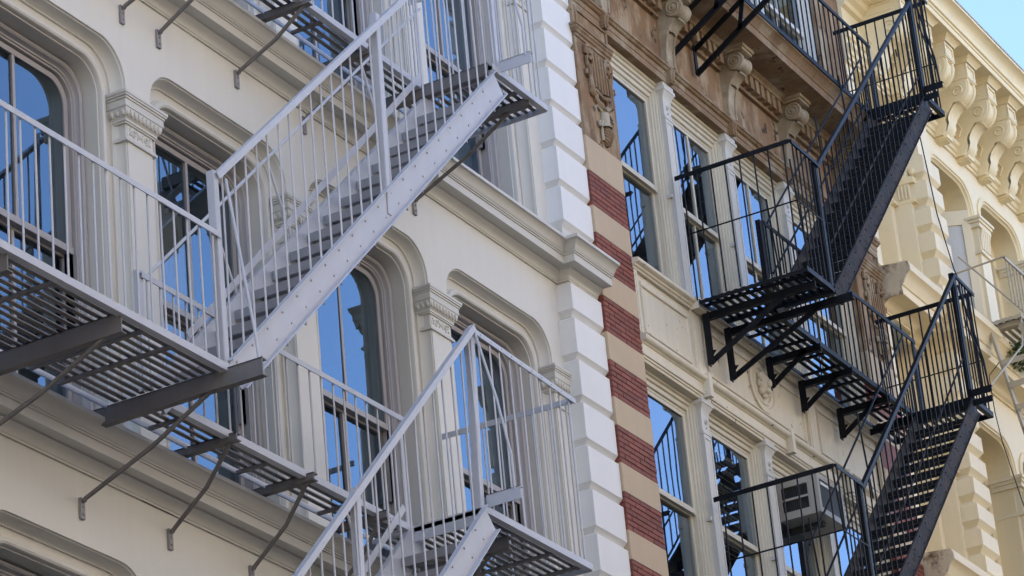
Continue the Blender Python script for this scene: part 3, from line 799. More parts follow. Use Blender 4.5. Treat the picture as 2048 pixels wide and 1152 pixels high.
# ---- window bays: one builder for each storey
def bay(a, b, dz, munt, first, frame_m, sill=True, glass_m='glass_old', upper=True):
    xs0, xs1 = a, b; zt, zb, zm = 6.985+dz, 4.50+dz, 5.72+dz
    prof = [(0,0,-0.10),(0.018,0.03,-0.10),(0.022,0.035,-0.082),(0.040,0.07,-0.082),(0.045,0.078,-0.062),(0.062,0.11,-0.060),(0.066,0.118,-0.040),(0.086,0.16,-0.038),(0.09,0.168,-0.015),(0.10,0.19,-0.015),(0.10,0.19,0.06)]
    rows = []
    for ds, dt, y in prof:
        rows.append([(xs0+ds, y, zb), (xs0+ds, y, zt-dt), (xs1-ds, y, zt-dt), (xs1-ds, y, zb)])
    f = MB().grid(rows); f.box(xs0, xs1, -0.16, 0.06, zb-0.03, zb+0.03)
    w_ = put('window', f, frame_m, B)
    x0, x1 = xs0+0.1035, xs1-0.1035; gt = zt-0.193
    up = MB(); y = -0.012; t = 0.042
    up.box(x0, x0+t, y, y+0.035, zm, gt); up.box(x1-t, x1, y, y+0.035, zm, gt); up.box(x0+t, x1-t, y, y+0.035, gt-t, gt); up.box(x0+t, x1-t, y-0.008, y+0.035, zm, zm+0.055)
    lo = MB(); y2 = 0.026
    lo.box(x0, x0+t, y2, y2+0.035, zb+0.03, zm+0.03); lo.box(x1-t, x1, y2, y2+0.035, zb+0.03, zm+0.03); lo.box(x0+t, x1-t, y2, y2+0.035, zm-0.012, zm+0.03); lo.box(x0+t, x1-t, y2, y2+0.035, zb+0.03, zb+0.12)
    xm = (x0+x1)/2
    if munt: up.box(xm-0.017, xm+0.017, y+0.002, y+0.033, zm+0.04, gt-t); lo.box(xm-0.017, xm+0.017, y2+0.002, y2+0.033, zb+0.1, zm)
    put('sash', up, frame_m, w_); put('sash', lo, frame_m, w_)
    segs = [(x0+t-0.005, xm-0.014), (xm+0.014, x1-t+0.005)] if munt else [(x0+t-0.005, x1-t+0.005)]
    for (p, q) in segs:
        for (yy, za, zc) in ((y+0.018, zm+0.05, gt-t+0.005), (y2+0.018, zb+0.115, zm-0.008)):
            e = random.uniform(-.003, .003)
            put('pane', MB().add([(p, yy-e, za), (q, yy+e, za), (q, yy+e*1.4, zc), (p, yy-e*0.5, zc)], [(0,1,2,3)]), glass_m, w_)
    return w_
EDG = [(PL[1], COLS[0]-0.088), (COLS[0]+0.088, COLS[1]-0.088), (COLS[1]+0.088, COLS[2]-0.088), (COLS[2]+0.088, PR[0])]
def column(c, dz):
    zb, zt = 4.50+dz, 6.985+dz
    o = put('mullion_column', MB().box(c-0.086, c+0.086, -0.14, 0.05, zb, 6.60+dz), 'frame_grey', B)
    put('column_base', MB().box(c-0.1, c+0.1, -0.158, 0.05, zb, zb+0.115).box(c-0.093, c+0.093, -0.15, 0.05, zb+0.115, zb+0.14), 'frame_grey', o)
    # raised margin round a rough sunk panel
    pnl = MB()
    for q in ((c-0.086, c-0.062, zb+0.14, 6.58+dz), (c+0.062, c+0.086, zb+0.14, 6.58+dz), (c-0.062, c+0.062, 6.54+dz, 6.58+dz), (c-0.062, c+0.062, zb+0.14, zb+0.18)): pnl.box(q[0], q[1], -0.148, -0.138, q[2], q[3])
    put('column_margin', pnl, 'frame_grey', o)
    cp = MB()
    cp.box(c-0.093, c+0.093, -0.152, 0.05, 6.585+dz, 6.61+dz)
    cp.grid([[(c-h, 0.05, z+dz), (c-h, -0.14-e, z+dz), (c+h, -0.14-e, z+dz), (c+h, 0.05, z+dz)] for h, e, z in [(0.084,0.0,6.61),(0.084,0.002,6.78),(0.088,0.006,6.80),(0.092,0.01,6.835),(0.105,0.03,6.87),(0.122,0.045,6.895)]])
    cp.box(c-0.128, c+0.128, -0.192, 0.05, 6.895+dz, 6.93+dz); cp.box(c-0.118, c+0.118, -0.18, 0.05, 6.93+dz, 6.985+dz)
    cp.tube([(c+0.03*math.cos(t*0.7)*(1-t/16), -0.147, 6.72+dz+0.035*math.sin(t*0.7)*(1-t/16)) for t in range(14)], 0.006, 5)
    cp.ball((c, -0.147, 6.66+dz), 0.012, 0.01, 0.012, 6, 4)
    put('column_capital', cp.mesh('column_capital', 35), 'frame_grey', o)
    put('clamp', MB().box(c-0.13, c-0.10, -0.135, -0.08, 5.66+dz, 5.70+dz), 'frame_grey', o)
for dz, muns in ((0.0, (False, True, True, True)), (-HB, (False, False, False, False)), (3.85, (True, True, True, True))):
    for i, (a, b) in enumerate(EDG):
        bay(a, b, dz, muns[i], i == 0, 'frame_cream' if dz != 3.85 else 'frame_grey')
    for c in COLS: column(c, dz)
# ---- spandrel between the storeys: sill, panels, medallion, roll and head moulding
put('spandrel_wall', MB().box(PL[1], PR[0], -0.155, 0.1, 3.49, 4.47), 'cream_iron', B)
put('sill_course', MB().sweep([(PL[1]-0.02, YB+0.03), (PR[0]+0.01, YB+0.03)], [(0,4.40),(0.03,4.40),(0.035,4.415),(0.055,4.425),(0.06,4.44),(0.09,4.45),(0.10,4.46),(0.10,4.49),(0,4.505)]).mesh('sill_course', 35), 'cream_iron', B)
put('sill_cap', MB().box(COLS[0]-0.13, COLS[0]+0.11, YB-0.09, YB, 4.385, 4.508), 'cream_iron', B)
put('head_moulding', MB().sweep([(PL[1]-0.02, YB+0.03), (PR[0]+0.01, YB+0.03)], [(-0.2,3.44),(0.0,3.44),(0.006,3.45),(0.006,3.462),(0.02,3.468),(0.022,3.485),(0.036,3.49),(0.04,3.507),(0.028,3.512),(0.028,3.605),(0.04,3.61),(0.048,3.622),(0.075,3.63),(0.09,3.65),(0.092,3.67),(0.08,3.69),(0.06,3.698),(0.055,3.705),(0.03,3.71),(0,3.72)]).mesh('head_moulding', 38), 'cream_iron', B)
for x in (13.0, 14.93, 16.4):
    put('moulding_joint', MB().box(x-0.035, x+0.035, YB-0.075, YB+0.03, 3.46, 3.712), 'cream_iron', B)
for a, b in ((PL[1], 11.74), (12.90, 13.12), (15.60, 15.82), (17.52, PR[0])):
    put('spandrel_strip', MB().box(a, b, YB+0.006, -0.15, 3.705, 4.40).box(a+0.03, b-0.03, YB, YB+0.006, 3.74, 4.37), 'cream_iron', B)
for a, b in ((11.74, 12.90), (13.12, 15.60), (15.82, 17.52)):
    pm = MB(); i = 0.07
    for q in ((a+i, b-i, 4.27, 4.325), (a+i, b-i, 3.775, 3.80), (a+i, a+i+0.03, 3.80, 4.27), (b-i-0.03, b-i, 3.80, 4.27)): pm.frus((q[0], q[1], q[2], q[3], -0.150), (q[0]+0.008, q[1]-0.008, q[2]+0.006, q[3]-0.006, -0.176))
    put('spandrel_panel', pm, 'cream_iron', B)
md = MB(); mc = (14.50, -0.155, 4.10)
md.lathe(mc, [(0.30,-0.0),(0.30,-0.022),(0.27,-0.03),(0.255,-0.012),(0.225,-0.012),(0.215,-0.026),(0.195,-0.026),(0.19,-0.008),(0.0,-0.008)], 'y', 30)
md.ball((mc[0], mc[1]-0.03, mc[2]), 0.10, 0.075, 0.125, 10, 7)
for j in range(8):
    a = 2*math.pi*j/8; md.ball((mc[0]+0.095*math.cos(a), mc[1]-0.03, mc[2]+0.115*math.sin(a)), 0.04, 0.035, 0.045, 7, 5)
md.ball((mc[0]-0.02, mc[1]-0.10, mc[2]-0.01), 0.03, 0.04, 0.05, 7, 5); md.ball((mc[0], mc[1]-0.075, mc[2]-0.075), 0.045, 0.035, 0.035, 7, 5)
put('medallion', md.mesh('medallion', 50), 'cream_iron', B)
# ---- upper storey above the stone cornice
for a, b in (PL, PR): put('upper_pier', MB().box(a, b, -0.15, 0.3, 8.2, 13), 'brownstone', B)
put('upper_wall', MB().box(PL[1], PR[0], -0.13, 0.1, 8.2, 8.32).box(PL[1], PR[0], -0.15, 0.2, 10.835, 13), 'brownstone', B)
put('roof', MB().box(BX0, BX1, 0.3, 8, 12.4, 12.6), 'roof', B)

# ================================================================== black fire escape on building B
FB = thing('black_fire_escape', 'black iron fire escape with steep stairs on the brick and brown stone building', 'fire escape', (15, -0.8, 4.46))
fb = FE(FB, 'iron', 0.0085)
E1, E2, Z1, Z2, Z0 = -0.80, -1.48, 4.46, 8.20, 0.97
for z in (Z1, Z2):
    fb.platform(12.88, 13.50, -0.30, E2, z, pitch=0.082, wid=0.042, cross=(13.0, 13.3), ends=(True, True))
    fb.platform(13.52, 17.12, -0.30, E1, z, pitch=0.082, wid=0.042, cross=(14.0, 14.45, 14.9, 15.3, 15.8, 16.25, 16.7), ends=(False, False))
    fb.platform(17.14, 17.75, -0.30, E2, z, pitch=0.082, wid=0.042, cross=(17.4,), ends=(True, True))
    put('landing_plate', MB().box(17.12, 17.135, E2, E1, z-0.14, z-0.002), 'iron', FB)
for (x0, z0, x1, z1) in ((13.52, Z1, 17.16, Z2-0.02), (13.52, Z0, 17.14, Z1-0.02)):
    fb.stair(x0, z0, x1, z1, E2, E1-0.03, 16, 0.20, 'iron_worn', 'iron', 0.205, 0.008, (0.045, 0.035), 0.022)
def bracket(x, zf, zt, yo, full=False):
    mb = MB()
    mb.box(x-0.035, x+0.035, -0.235, -0.225, zf, zt); mb.box(x-0.035, x-0.027, -0.30, -0.235, zf, zt)
    mb.box(x-0.006, x+0.006, yo, -0.225, zt-0.065, zt); mb.box(x-0.006, x+0.05, yo, -0.225, zt-0.073, zt-0.065)
    mb.bar((x, -0.24, zf+0.03), (x, yo*0.80, zt-0.03), 0.058, 0.012, (1, 0, 0)); mb.bar((x+0.025, -0.24, zf+0.03), (x+0.025, yo*0.80, zt-0.03), 0.010, 0.05, (1, 0, 0))
    mb.add([(x-0.03, -0.24, zf+0.02), (x-0.03, -0.24, zf+0.16), (x-0.03, -0.34, zf+0.14)], [(0,1,2)])
    put('bracket', mb, 'iron', FB)
bracket(13.10, 3.83, Z1-0.06, -1.46); bracket(13.60, 3.83, Z1-0.06, -1.64)
for x in (14.58, 15.38, 16.36): bracket(x, 4.06, Z1-0.05, -0.84)
for x in (13.12, 13.68):
    mb = MB(); mb.bar((x, -0.235, 7.38), (x, -1.40, 8.14), 0.06, 0.012, (1, 0, 0)); mb.bar((x, -0.235, 7.66), (x, -0.95, 8.12), 0.06, 0.012, (1, 0, 0))
    mb.box(x-0.03, x+0.03, -0.25, -0.235, 7.36, 7.72); mb.bar((x+0.03, -0.235, 7.38), (x+0.03, -1.40, 8.14), 0.012, 0.05, (1, 0, 0)); mb.bar((x, -0.78, 7.72), (x, -0.86, 8.06), 0.05, 0.012, (1, 0, 0))
    put('bracket', mb, 'iron', FB)
for x in (13.6, 17.12): put('beam', MB().box(x-0.006, x+0.006, (-1.64 if x < 14 else -1.66 if x > 17 else -0.79), -0.25, Z2-0.12, Z2-0.045), 'iron', FB)
put('beam', MB().box(17.165, 17.18, -1.70, -0.25, Z1-0.10, Z1-0.03).box(17.165, 17.215, -1.70, E2, Z1-0.035, Z1-0.03), 'iron', FB)
# outriggers at the stair heads with raking rods
for z in (Z1, Z2):
    put('outrigger', MB().box(17.19, 17.20, -1.70, E2+0.02, z+0.02, z+0.10).box(17.19, 17.24, -1.70, E2+0.02, z+0.092, z+0.10), 'iron', FB)
    fb.strut([(17.2, -1.67, z+0.08), (17.2, -1.655, z+0.4), (17.2, E2-0.02, z+1.35)], 0.012, 'raking_rod')
    fb.strut([(17.3, E2, z+1.0), (17.72, E2, z+0.55)], 0.010, 'raking_rod')
def brail(*a, **k):
    k.setdefault('step', 0.15); return fb.rail(*a, **k)
for z, first in ((Z1, True), (Z0, True), (Z2, False)):
    h = z+1.40
    if z != Z2:
        brail((12.88, -0.20, h-0.01), (12.88, E2, h), z, z, mids=[((12.88, -0.26, z+0.73), (12.88, E2, z+0.73), 0.009)], step=0.165, top=(0.045, 0.009))
        brail((12.88, E2, h), (13.50, E2, h-0.01), z, z, mids=[((12.88, E2, z+0.73), (13.50, E2, z+0.73), 0.009)], step=0.105)
        put('rail_post', MB().box(13.475, 13.525, E2-0.005, E2+0.005, z-0.05, h).box(13.475, 13.485, E2, E2+0.045, z-0.05, h), 'iron', FB)
        put('rail_post', MB().box(13.475, 13.525, E1-0.005, E1+0.005, z-0.05, z+0.96).box(13.475, 13.485, E1, E1+0.045, z-0.05, z+0.96), 'iron', FB)
    if z != Z0:
        zr_ = z+0.965 if z == Z1 else z+0.98
        brail((13.55, E1, zr_), (17.45, E1, zr_), z, z, step=0.135)
        put('rail_post', MB().box(17.42, 17.47, E1-0.005, E1+0.005, z-0.05, zr_), 'iron', FB)
        brail((17.17, E2, z+1.48), (17.70, E2, z+1.43), z, z, step=0.09)
        brail((17.70, -0.30, z+1.43), (17.70, E2, z+1.43), z, z, step=0.12, mids=[((17.70, -0.3, z+0.62), (17.70, E2, z+0.62), 0.008)], flat=True)
        put('rail_post', MB().box(17.14, 17.20, E2-0.006, E2+0.006, z-0.18, z+1.49).box(17.14, 17.152, E2, E2+0.05, z-0.18, z+1.49), 'iron', FB)
for (x0, z0) in ((13.52, Z1), (13.52, Z0)):
    sl = 0.985
    fb.rail((x0-0.02, E2, z0+1.36), (17.17, E2, z0+1.36+sl*3.67), z0+0.02, z0+0.02+sl*3.67, step=0.145, top=(0.040, 0.009))
    put('hand_rail', MB().tube([(x0+0.15, E2+0.02, z0+0.55), (17.1, E2+0.02, z0+0.55+sl*3.43)], 0.011, 6).mesh('hand_rail', 50), 'iron_worn', FB)
    for dz in (0.30, 0.86):
        put('hand_rail', MB().tube([(x0+0.1, E1-0.02, z0+0.1+dz), (17.1, E1-0.02, z0+0.1+dz+sl*3.5)], 0.012, 6).mesh('hand_rail', 50), 'iron', FB)
    for t in (0.08, 0.3, 0.55, 0.8):
        x = x0+3.6*t; z = z0+sl*3.6*t
        put('prop', MB().tube([(x, E1-0.02, z+0.05), (x-0.12, E1-0.02, z+0.98)], 0.010, 6).mesh('prop', 50), 'iron', FB)
# ---- window air conditioner
AC = thing('air_conditioner', 'grey-beige window air conditioner with dark rear coil in the lower cream window', 'air conditioner', (15.3, -0.2, 2.77))
x0, x1, y0, y1, z0, z1 = 14.953, 15.60, -0.45, 0.02, 2.77, 3.20
cs = MB()
cs.box(x0, x1, y0, y1, z0, z0+0.03); cs.box(x0, x1, y0, y1, z1-0.03, z1)
cs.box(x0, x0+0.02, y0, y1, z0+0.03, z0+0.08); cs.box(x0, x0+0.02, y0, y1, z1-0.08, z1-0.03); cs.box(x0, x0+0.02, y0, y0+0.12, z0+0.08, z1-0.08); cs.box(x0, x0+0.02, y1-0.05, y1, z0+0.08, z1-0.08)
cs.box(x0, x0+0.02, y0+0.12, y1-0.05, (z0+z1)/2-0.012, (z0+z1)/2+0.012); cs.box(x1-0.02, x1, y0, y1, z0+0.03, z1-0.03)
for q in ((x0+0.02, x0+0.05, z0+0.03, z1-0.03), (x1-0.06, x1-0.02, z0+0.03, z1-0.03), (x0+0.05, x1-0.06, z0+0.03, z0+0.06), (x0+0.05, x1-0.06, z1-0.05, z1-0.03)): cs.box(q[0], q[1], y0, y0+0.02, q[2], q[3])
put('case', cs, 'ac_case', AC)
put('coil', MB().box(x0+0.05, x1-0.06, y0+0.012, y0+0.1, z0+0.06, z1-0.05), 'ac_dark', AC)
gl_ = MB().box(x0+0.035, x0+0.05, y0+0.12, y1-0.05, z0+0.08, z1-0.08); gm = put('side_grille', gl_, 'ac_dark', AC)
lm = MB().box(x0+0.008, x0+0.016, -0.003, 0.003, z0+0.08, z1-0.08).mesh('louvre')
for i in range(12): put('louvre', lm, 'ac_dark', gm, (0, y0+0.135+i*0.022, 0))
put('badge', MB().box(x0+0.09, x0+0.30, y0+0.004, y0+0.0115, z1-0.105, z1-0.072), 'white_badge', AC)
put('support', MB().box(x0+0.25, x0+0.33, y0+0.1, 0.02, z0-0.05, z0-0.002), 'ac_dark', AC)

# ---- venetian blind behind the middle lower window
VB = thing('venetian_blind', 'white venetian blind inside the lower window left of the air conditioner', 'blind', (13.75, 0.15, 1.9))
put('head_rail', MB().box(13.25, 14.25, 0.12, 0.17, 3.20, 3.24), 'blind', VB)
vm = MB().bar((13.27, 0.15, 0), (14.23, 0.15, 0), 0.028, 0.003, (0, -0.5, 1)).mesh('slat')
for i in range(36): put('slat', vm, 'blind', VB, (0, 0, 3.17-0.028*i), rot=(0, random.uniform(-.004, .004), 0))
# ================================================================== building C: pale yellow front with a bracketed roof cornice
Cb = thing('yellow_building', 'pale yellow building with rusticated pier and heavy bracketed roof cornice', 'building', (24, 3, GZ))
CX0, CX1, YC, HC = 18.392, 38.0, -0.17, 3.55
CW0, CHW, CSP, CTOP, CR = 21.36, 0.745, 1.70, 9.385, 0.36
NB = 9
def cpath(d, zb, n=8):
    hw, top = CHW-d, CTOP-d; r = max(CR-0.5*d, 0.12)
    pts = [(-hw, zb), (-hw, 8.4)]
    for i in range(n+1):
        a = math.pi-0.5*math.pi*i/n; pts.append((-hw+r+r*math.cos(a), top-r+r*math.sin(a)))
    pts.append((0, top))
    for i in range(n+1):
        a = 0.5*math.pi-0.5*math.pi*i/n; pts.append((hw-r+r*math.cos(a), top-r+r*math.sin(a)))
    return pts+[(hw, 8.4), (hw, zb)]
def c_wall(dz):
    mb = MB(); zb, zt = 6.75, 6.75+HC
    for j in range(NB):
        c = CW0+CSP*j; x0, x1 = c-CSP/2, c+CSP/2; n = 8
        left = [(x0, zb), (x0, 8.4)]
        for i in range(n+1):
            t = i/n; left.append((x0, CTOP-CR+(zt-CTOP+CR)*t*2) if t <= 0.5 else (x0+(c-CHW+CR-x0)*(t*2-1), zt))
        outer = left+[(c, zt)]+[(2*c-x, z) for x, z in reversed(left)]
        mb.grid([[(c+x, YC, z+dz) for x, z in cpath(0, zb)], [(x, YC, z+dz) for x, z in outer]])
    return mb
for dz in (0, -HC): put('wall', c_wall(dz), 'yellow', Cb)
put('wall', MB().box(20.51, CX1, YC, 0.4, GZ, 6.75-HC), 'yellow', Cb)
put('wall', MB().box(20.51, CX1, YC, 0.4, 6.75+HC, 10.9), 'yellow', Cb)
# recessed strip beside building B, stepping out to the rusticated pier
put('recess_wall', MB().box(CX0, 19.90, 0.30, 0.5, GZ, 10.9).box(19.88, 20.02, 0.10, 0.5, GZ, 10.9).box(20.0, 20.14, -0.12, 0.5, GZ, 10.9), 'yellow', Cb)
put('edge_pier', MB().box(CX0, 18.62, -0.10, 0.5, GZ, 10.9), 'yellow', Cb)
put('pier', MB().box(20.12, 20.53, -0.27, 0.4, GZ, 9.65), 'yellow', Cb)
sh = MB(); sh.box(CX0, CX1, 6.8, 7, GZ, 10.8); sh.box(CX1-0.2, CX1, 0.4, 7, GZ, 10.8)
for z in (-0.4, 3.15, 6.7, 10.3): sh.box(CX0+0.1, CX1, 0.7, 6.8, z, z+0.2)
put('interior_wall', sh, 'interior', Cb)
put('roof', MB().box(CX0, CX1, -0.3, 7, 10.75, 10.9), 'roof', Cb)
qb = MB(); h = 0.352
def cquoin(h):
    mb = MB(); x0, x1, b = 20.055, 20.575, 0.07
    rows = []
    for (z, e) in ((0, 0.07), (b, 0), (h-b*0.9, 0), (h, 0.07)):
        rows.append([(x0+e, 0.0, z), (x0+e, -0.335+e, z), (x1-e*0.6, -0.335+e, z), (x1-e*0.6, -0.1, z)])
    mb.grid(rows)
    mb.box(20.02, 20.14, -0.10, 0.02, b*0.6, h-b*0.6) if False else None
    return mb.mesh('quoin')
qm1, qm2 = cquoin(0.352), cquoin(0.325)
for j in range(6): put('quoin', qm1, 'yellow', Cb, (0, 0, 6.92+0.352*j))
for j in range(11): put('quoin', qm2, 'yellow', Cb, (0, 0, 2.83+0.325*j))
em = MB().box(CX0, 18.66, -0.135, 0.0, 0.02, 0.33).mesh('edge_quoin')
for j in range(22): put('edge_quoin', em, 'yellow', Cb, (0, 0, 2.4+0.352*j))
def stripcap(dz):
    mb = MB()
    for x, y in ((19.95, 0.08), (20.07, -0.14)):
        mb.box(x-0.083, x+0.064, y-0.053, y+0.17, 8.62+dz, 8.70+dz); mb.box(x-0.074, x+0.053, y-0.038, y+0.17, 8.36+dz, 8.40+dz)
        mb.ball((x-0.02, y-0.03, 8.78+dz), 0.05, 0.05, 0.06, 8, 5)
        for i in range(4): mb.tube([(x-0.08, y+0.02+0.045*i, 8.42+dz), (x-0.08, y+0.02+0.045*i, 8.60+dz)], 0.012, 5)
    put('strip_capital', mb.mesh('strip_capital', 45), 'yellow_trim', Cb)
for dz in (0, -HC): stripcap(dz)
# belt cornices (end cap rusty where it dies against building B)
cprof = [(0,6.36),(0.03,6.36),(0.03,6.38),(0.05,6.39),(0.07,6.43),(0.12,6.47),(0.14,6.475),(0.30,6.475),(0.30,6.58),(0.315,6.585),(0.33,6.61),(0.36,6.67),(0.40,6.72),(0.43,6.74),(0.43,6.80),(0.41,6.86),(0,6.90)]
for dz in (0, -HC):
    put('belt_cornice', MB().sweep([(CX0+0.03, -0.12), (20.10, -0.12), (20.10, -0.27), (20.56, -0.27), (20.56, -0.17), (CX1, -0.17)] if False else [(CX0+0.03, -0.12), (19.30, -0.12), (19.30, 0.02), (20.08, 0.02), (20.08, -0.22), (20.58, -0.22), (20.58, -0.17), (CX1, -0.17)], [(d, z+dz) for d, z in cprof]).mesh('belt_cornice', 38), 'yellow_trim', Cb)
    put('cornice_end_cap', MB().prism_x([(-0.12-d, z+dz) for d, z in cprof]+[(0.25, 6.90+dz), (0.25, 6.36+dz)], CX0+0.012, CX0+0.028), 'rust', Cb)
# windows, caps and surrounds
csur = MB().grid([[(x, y, z) for x, z in cpath(d, 6.75)] for d, y in [(-0.03,YC),(-0.03,YC-0.02),(0.0,YC-0.03),(0.02,YC-0.03),(0.03,YC-0.012),(0.05,YC-0.012),(0.06,YC+0.02),(0.075,YC+0.03),(0.08,0.16),(0.10,0.17),(0.16,0.175),(0.165,0.26),(0.20,0.27),(0.20,0.36)]]).mesh('window_surround', 40)
csash = MB().grid([[(x, y, z) for x, z in cpath(d, 6.85)] for d, y in [(0.20,0.27),(0.20,0.25),(0.245,0.25),(0.245,0.29)]]); csash.box(-0.5, 0.5, 0.25, 0.29, 7.95, 8.0); csash.box(-0.55, 0.55, 0.24, 0.3, 6.78, 6.9)
csash = csash.mesh('sash', 40)
pp = cpath(0.235, 6.9); cpane = MB().add([(x, 0.275, z) for x, z in pp], [tuple(range(len(pp)))]).mesh('pane')
ccap = MB()
for hw, y, z0, z1 in [(0.245,-0.135,8.86,8.90),(0.225,-0.115,8.82,8.86),(0.205,-0.095,8.76,8.82),(0.17,-0.055,8.44,8.76),(0.19,-0.075,8.40,8.44),(0.16,-0.04,6.9,8.40)]:
    ccap.box(-hw, hw, YC+y, YC+0.30, z0, z1)
for i in range(5): ccap.tube([(-0.12+0.06*i, YC-0.06, 8.47), (-0.12+0.06*i, YC-0.075, 8.66), (-0.12+0.06*i, YC-0.10, 8.74)], 0.02, 6)
ccapm = ccap.mesh('pilaster', 40)
for dz in (0, -HC):
    for j in range(NB):
        c = CW0+CSP*j
        put('window_surround', csur, 'yellow_trim', Cb, (c, 0, dz))
        w_ = put('window', csash, 'yellow', Cb, (c, 0, dz)); put('pane', cpane, 'glass_old', w_)
        put('pilaster', ccapm, 'yellow', Cb, (c+CSP/2, 0, dz))
# splayed right reveal panel with a grey pane in the upper left window
cas = thing('splayed_reveal', 'pale yellow splayed reveal panel with grey pane in the upper yellow window', 'window', (21.95, -0.05, 6.95))
hx, hy, ex, ey = 22.02, -0.14, 21.86, 0.17
def leaf(a0, a1, z0, z1, th):
    p, q = Vector((hx+(ex-hx)*a0, hy+(ey-hy)*a0, 0)), Vector((hx+(ex-hx)*a1, hy+(ey-hy)*a1, 0))
    d = (q-p).normalized(); n_ = Vector((-d.y, d.x, 0))*th/2
    vs = [p-n_, q-n_, q+n_, p+n_]
    return [(v.x, v.y, z0) for v in vs]+[(v.x, v.y, z1) for v in vs], [(0,3,2,1),(4,5,6,7),(0,1,5,4),(1,2,6,5),(2,3,7,6),(3,0,4,7)]
cf = MB()
for a0, a1, z0, z1 in ((0, 0.30, 6.95, 9.02), (0.92, 1.0, 6.95, 9.02), (0.30, 0.92, 8.82, 9.02), (0.30, 0.92, 6.95, 7.15)): cf.add(*leaf(a0, a1, z0, z1, 0.045))
put('reveal_frame', cf, 'yellow', cas)
put('pane', MB().add(*leaf(0.30, 0.92, 7.15, 8.82, 0.008)), 'frame_grey', cas)
# roof entablature with scrolled consoles
put('parapet_wall', MB().box(CX0, 20.52, YC, 0.5, 9.62, 10.9), 'yellow', Cb)
put('entablature', MB().sweep([(CX0, YC), (CX1, YC)], [(0,9.66),(0.025,9.66),(0.025,9.71),(0.045,9.72),(0.055,9.765),(0.09,9.79),(0.10,9.835),(0.03,9.85),(0.03,9.93),(0.065,9.945),(0.07,9.99),(0.02,10.01),(0.02,10.36),(0.07,10.38),(0.09,10.43),(0.15,10.47),(0.17,10.53),(0.22,10.56),(0.24,10.615),(0.70,10.61),(0.70,10.685),(0.715,10.69),(0.72,10.71),(0.745,10.72),(0.75,10.74),(0.77,10.79),(0.81,10.835),(0.86,10.86),(0.88,10.865),(0.88,10.90),(0.5,10.94),(0,10.96)]).mesh('entablature', 32), 'yellow_trim', Cb)
put('roof_flashing', MB().box(CX0, CX1, YC-0.893, YC-0.82, 10.903, 10.925), 'steel', Cb)
cc_ = MB()
H_ = 0.14
body = [(0.13,9.60),(0.17,9.66),(0.20,9.74),(0.19,9.83),(0.22,9.90),(0.27,9.96),(0.31,10.02),(0.33,10.055),(0.40,10.05),(0.45,10.075),(0.50,10.125),(0.535,10.19),(0.545,10.26),(0.535,10.315),(0.565,10.32),(0.565,10.34)]
top_ = [(0.565,10.36),(0.565,10.545),(0.60,10.565),(0.60,10.612)]
cc_.prism_x([(0.05, 9.60)]+[(-d, z) for d, z in body+top_]+[(0.05, 10.612)], -H_, H_)
cc_.box(-H_-0.02, H_+0.02, -0.585, 0.0, 10.548, 10.572); cc_.box(-H_-0.035, H_+0.035, -0.62, 0.0, 10.572, 10.612)
cc_.box(-H_-0.012, H_+0.012, -0.578, 0.0, 10.335, 10.357)
for q in ((-H_, -H_+0.03, 10.36, 10.545), (H_-0.03, H_, 10.36, 10.545), (-H_+0.03, H_-0.03, 10.51, 10.545), (-H_+0.03, H_-0.03, 10.36, 10.395)): cc_.box(q[0], q[1], -0.58, -0.56, q[2], q[3])
for s in (-1, 1):
    cc_.tube([(s*(H_+0.003), -0.40-0.095*(1-t/26)*math.cos(2.4-t*0.42), 10.19+0.085*(1-t/26)*math.sin(2.4-t*0.42)) for t in range(20)], 0.013, 5)
    cc_.tube([(s*(H_+0.003), -0.12, 10.30), (s*(H_+0.003), -0.09, 10.15), (s*(H_+0.003), -0.15, 10.03), (s*(H_+0.003), -0.10, 9.90)], 0.013, 5)
    for q in ((-0.46, 10.52, -0.14, 10.52), (-0.46, 10.42, -0.14, 10.42)): cc_.bar((s*(H_+0.003), q[0], q[1]), (s*(H_+0.003), q[2], q[3]), 0.012, 0.016)
    cc_.tube([(s*0.10, -d-0.004, z) for d, z in body[8:14]], 0.028, 7)
# leaf: broad curled tongue on the lower front
rows = []
for d, z, hwf in [(0.14,9.62,0.55),(0.19,9.68,0.9),(0.225,9.76,1.0),(0.225,9.84,1.05),(0.255,9.92,1.08),(0.305,9.99,1.1),(0.36,10.04,1.12),(0.41,10.05,1.12),(0.415,10.075,1.1),(0.375,10.09,1.0)]:
    rows.append([(x*hwf, -d-0.014*math.cos(x/0.125*1.5)+0.006*math.cos(x/0.125*9), z) for x in (-0.125,-0.095,-0.065,-0.03,0,0.03,0.065,0.095,0.125)])
cc_.grid(rows)
cc_.grid([[(x*h, -y_, z) for x, y_ in ((-1, 0.0), (-1, d), (1, d), (1, 0.0))] for h, d, z in ((H_+0.02, 0.60, 10.548), (H_+0.03, 0.615, 10.57), (H_+0.055, 0.64, 10.595), (H_+0.075, 0.665, 10.611))])
cc_.box(-0.09, 0.09, -0.17, 0.0, 9.565, 9.62); cc_.box(-0.07, 0.07, -0.15, 0.0, 9.545, 9.565)
cc_.v = [(x, y, z if z > 10.05 else 10.05-(10.05-z)*0.855) for x, y, z in cc_.v]
ccm = cc_.mesh('console', 40)
for j in range(-3, 21):
    x = 21.19+0.705*j
    put('console', ccm, 'yellow_trim', Cb, (x, YC, 0))
    if x+0.35 < CX1: put('frieze_panel', MB().box(x+0.20, x+0.51, YC-0.045, YC-0.018, 10.07, 10.30).box(x+0.24, x+0.47, YC-0.052, YC-0.045, 10.11, 10.26), 'yellow', Cb)
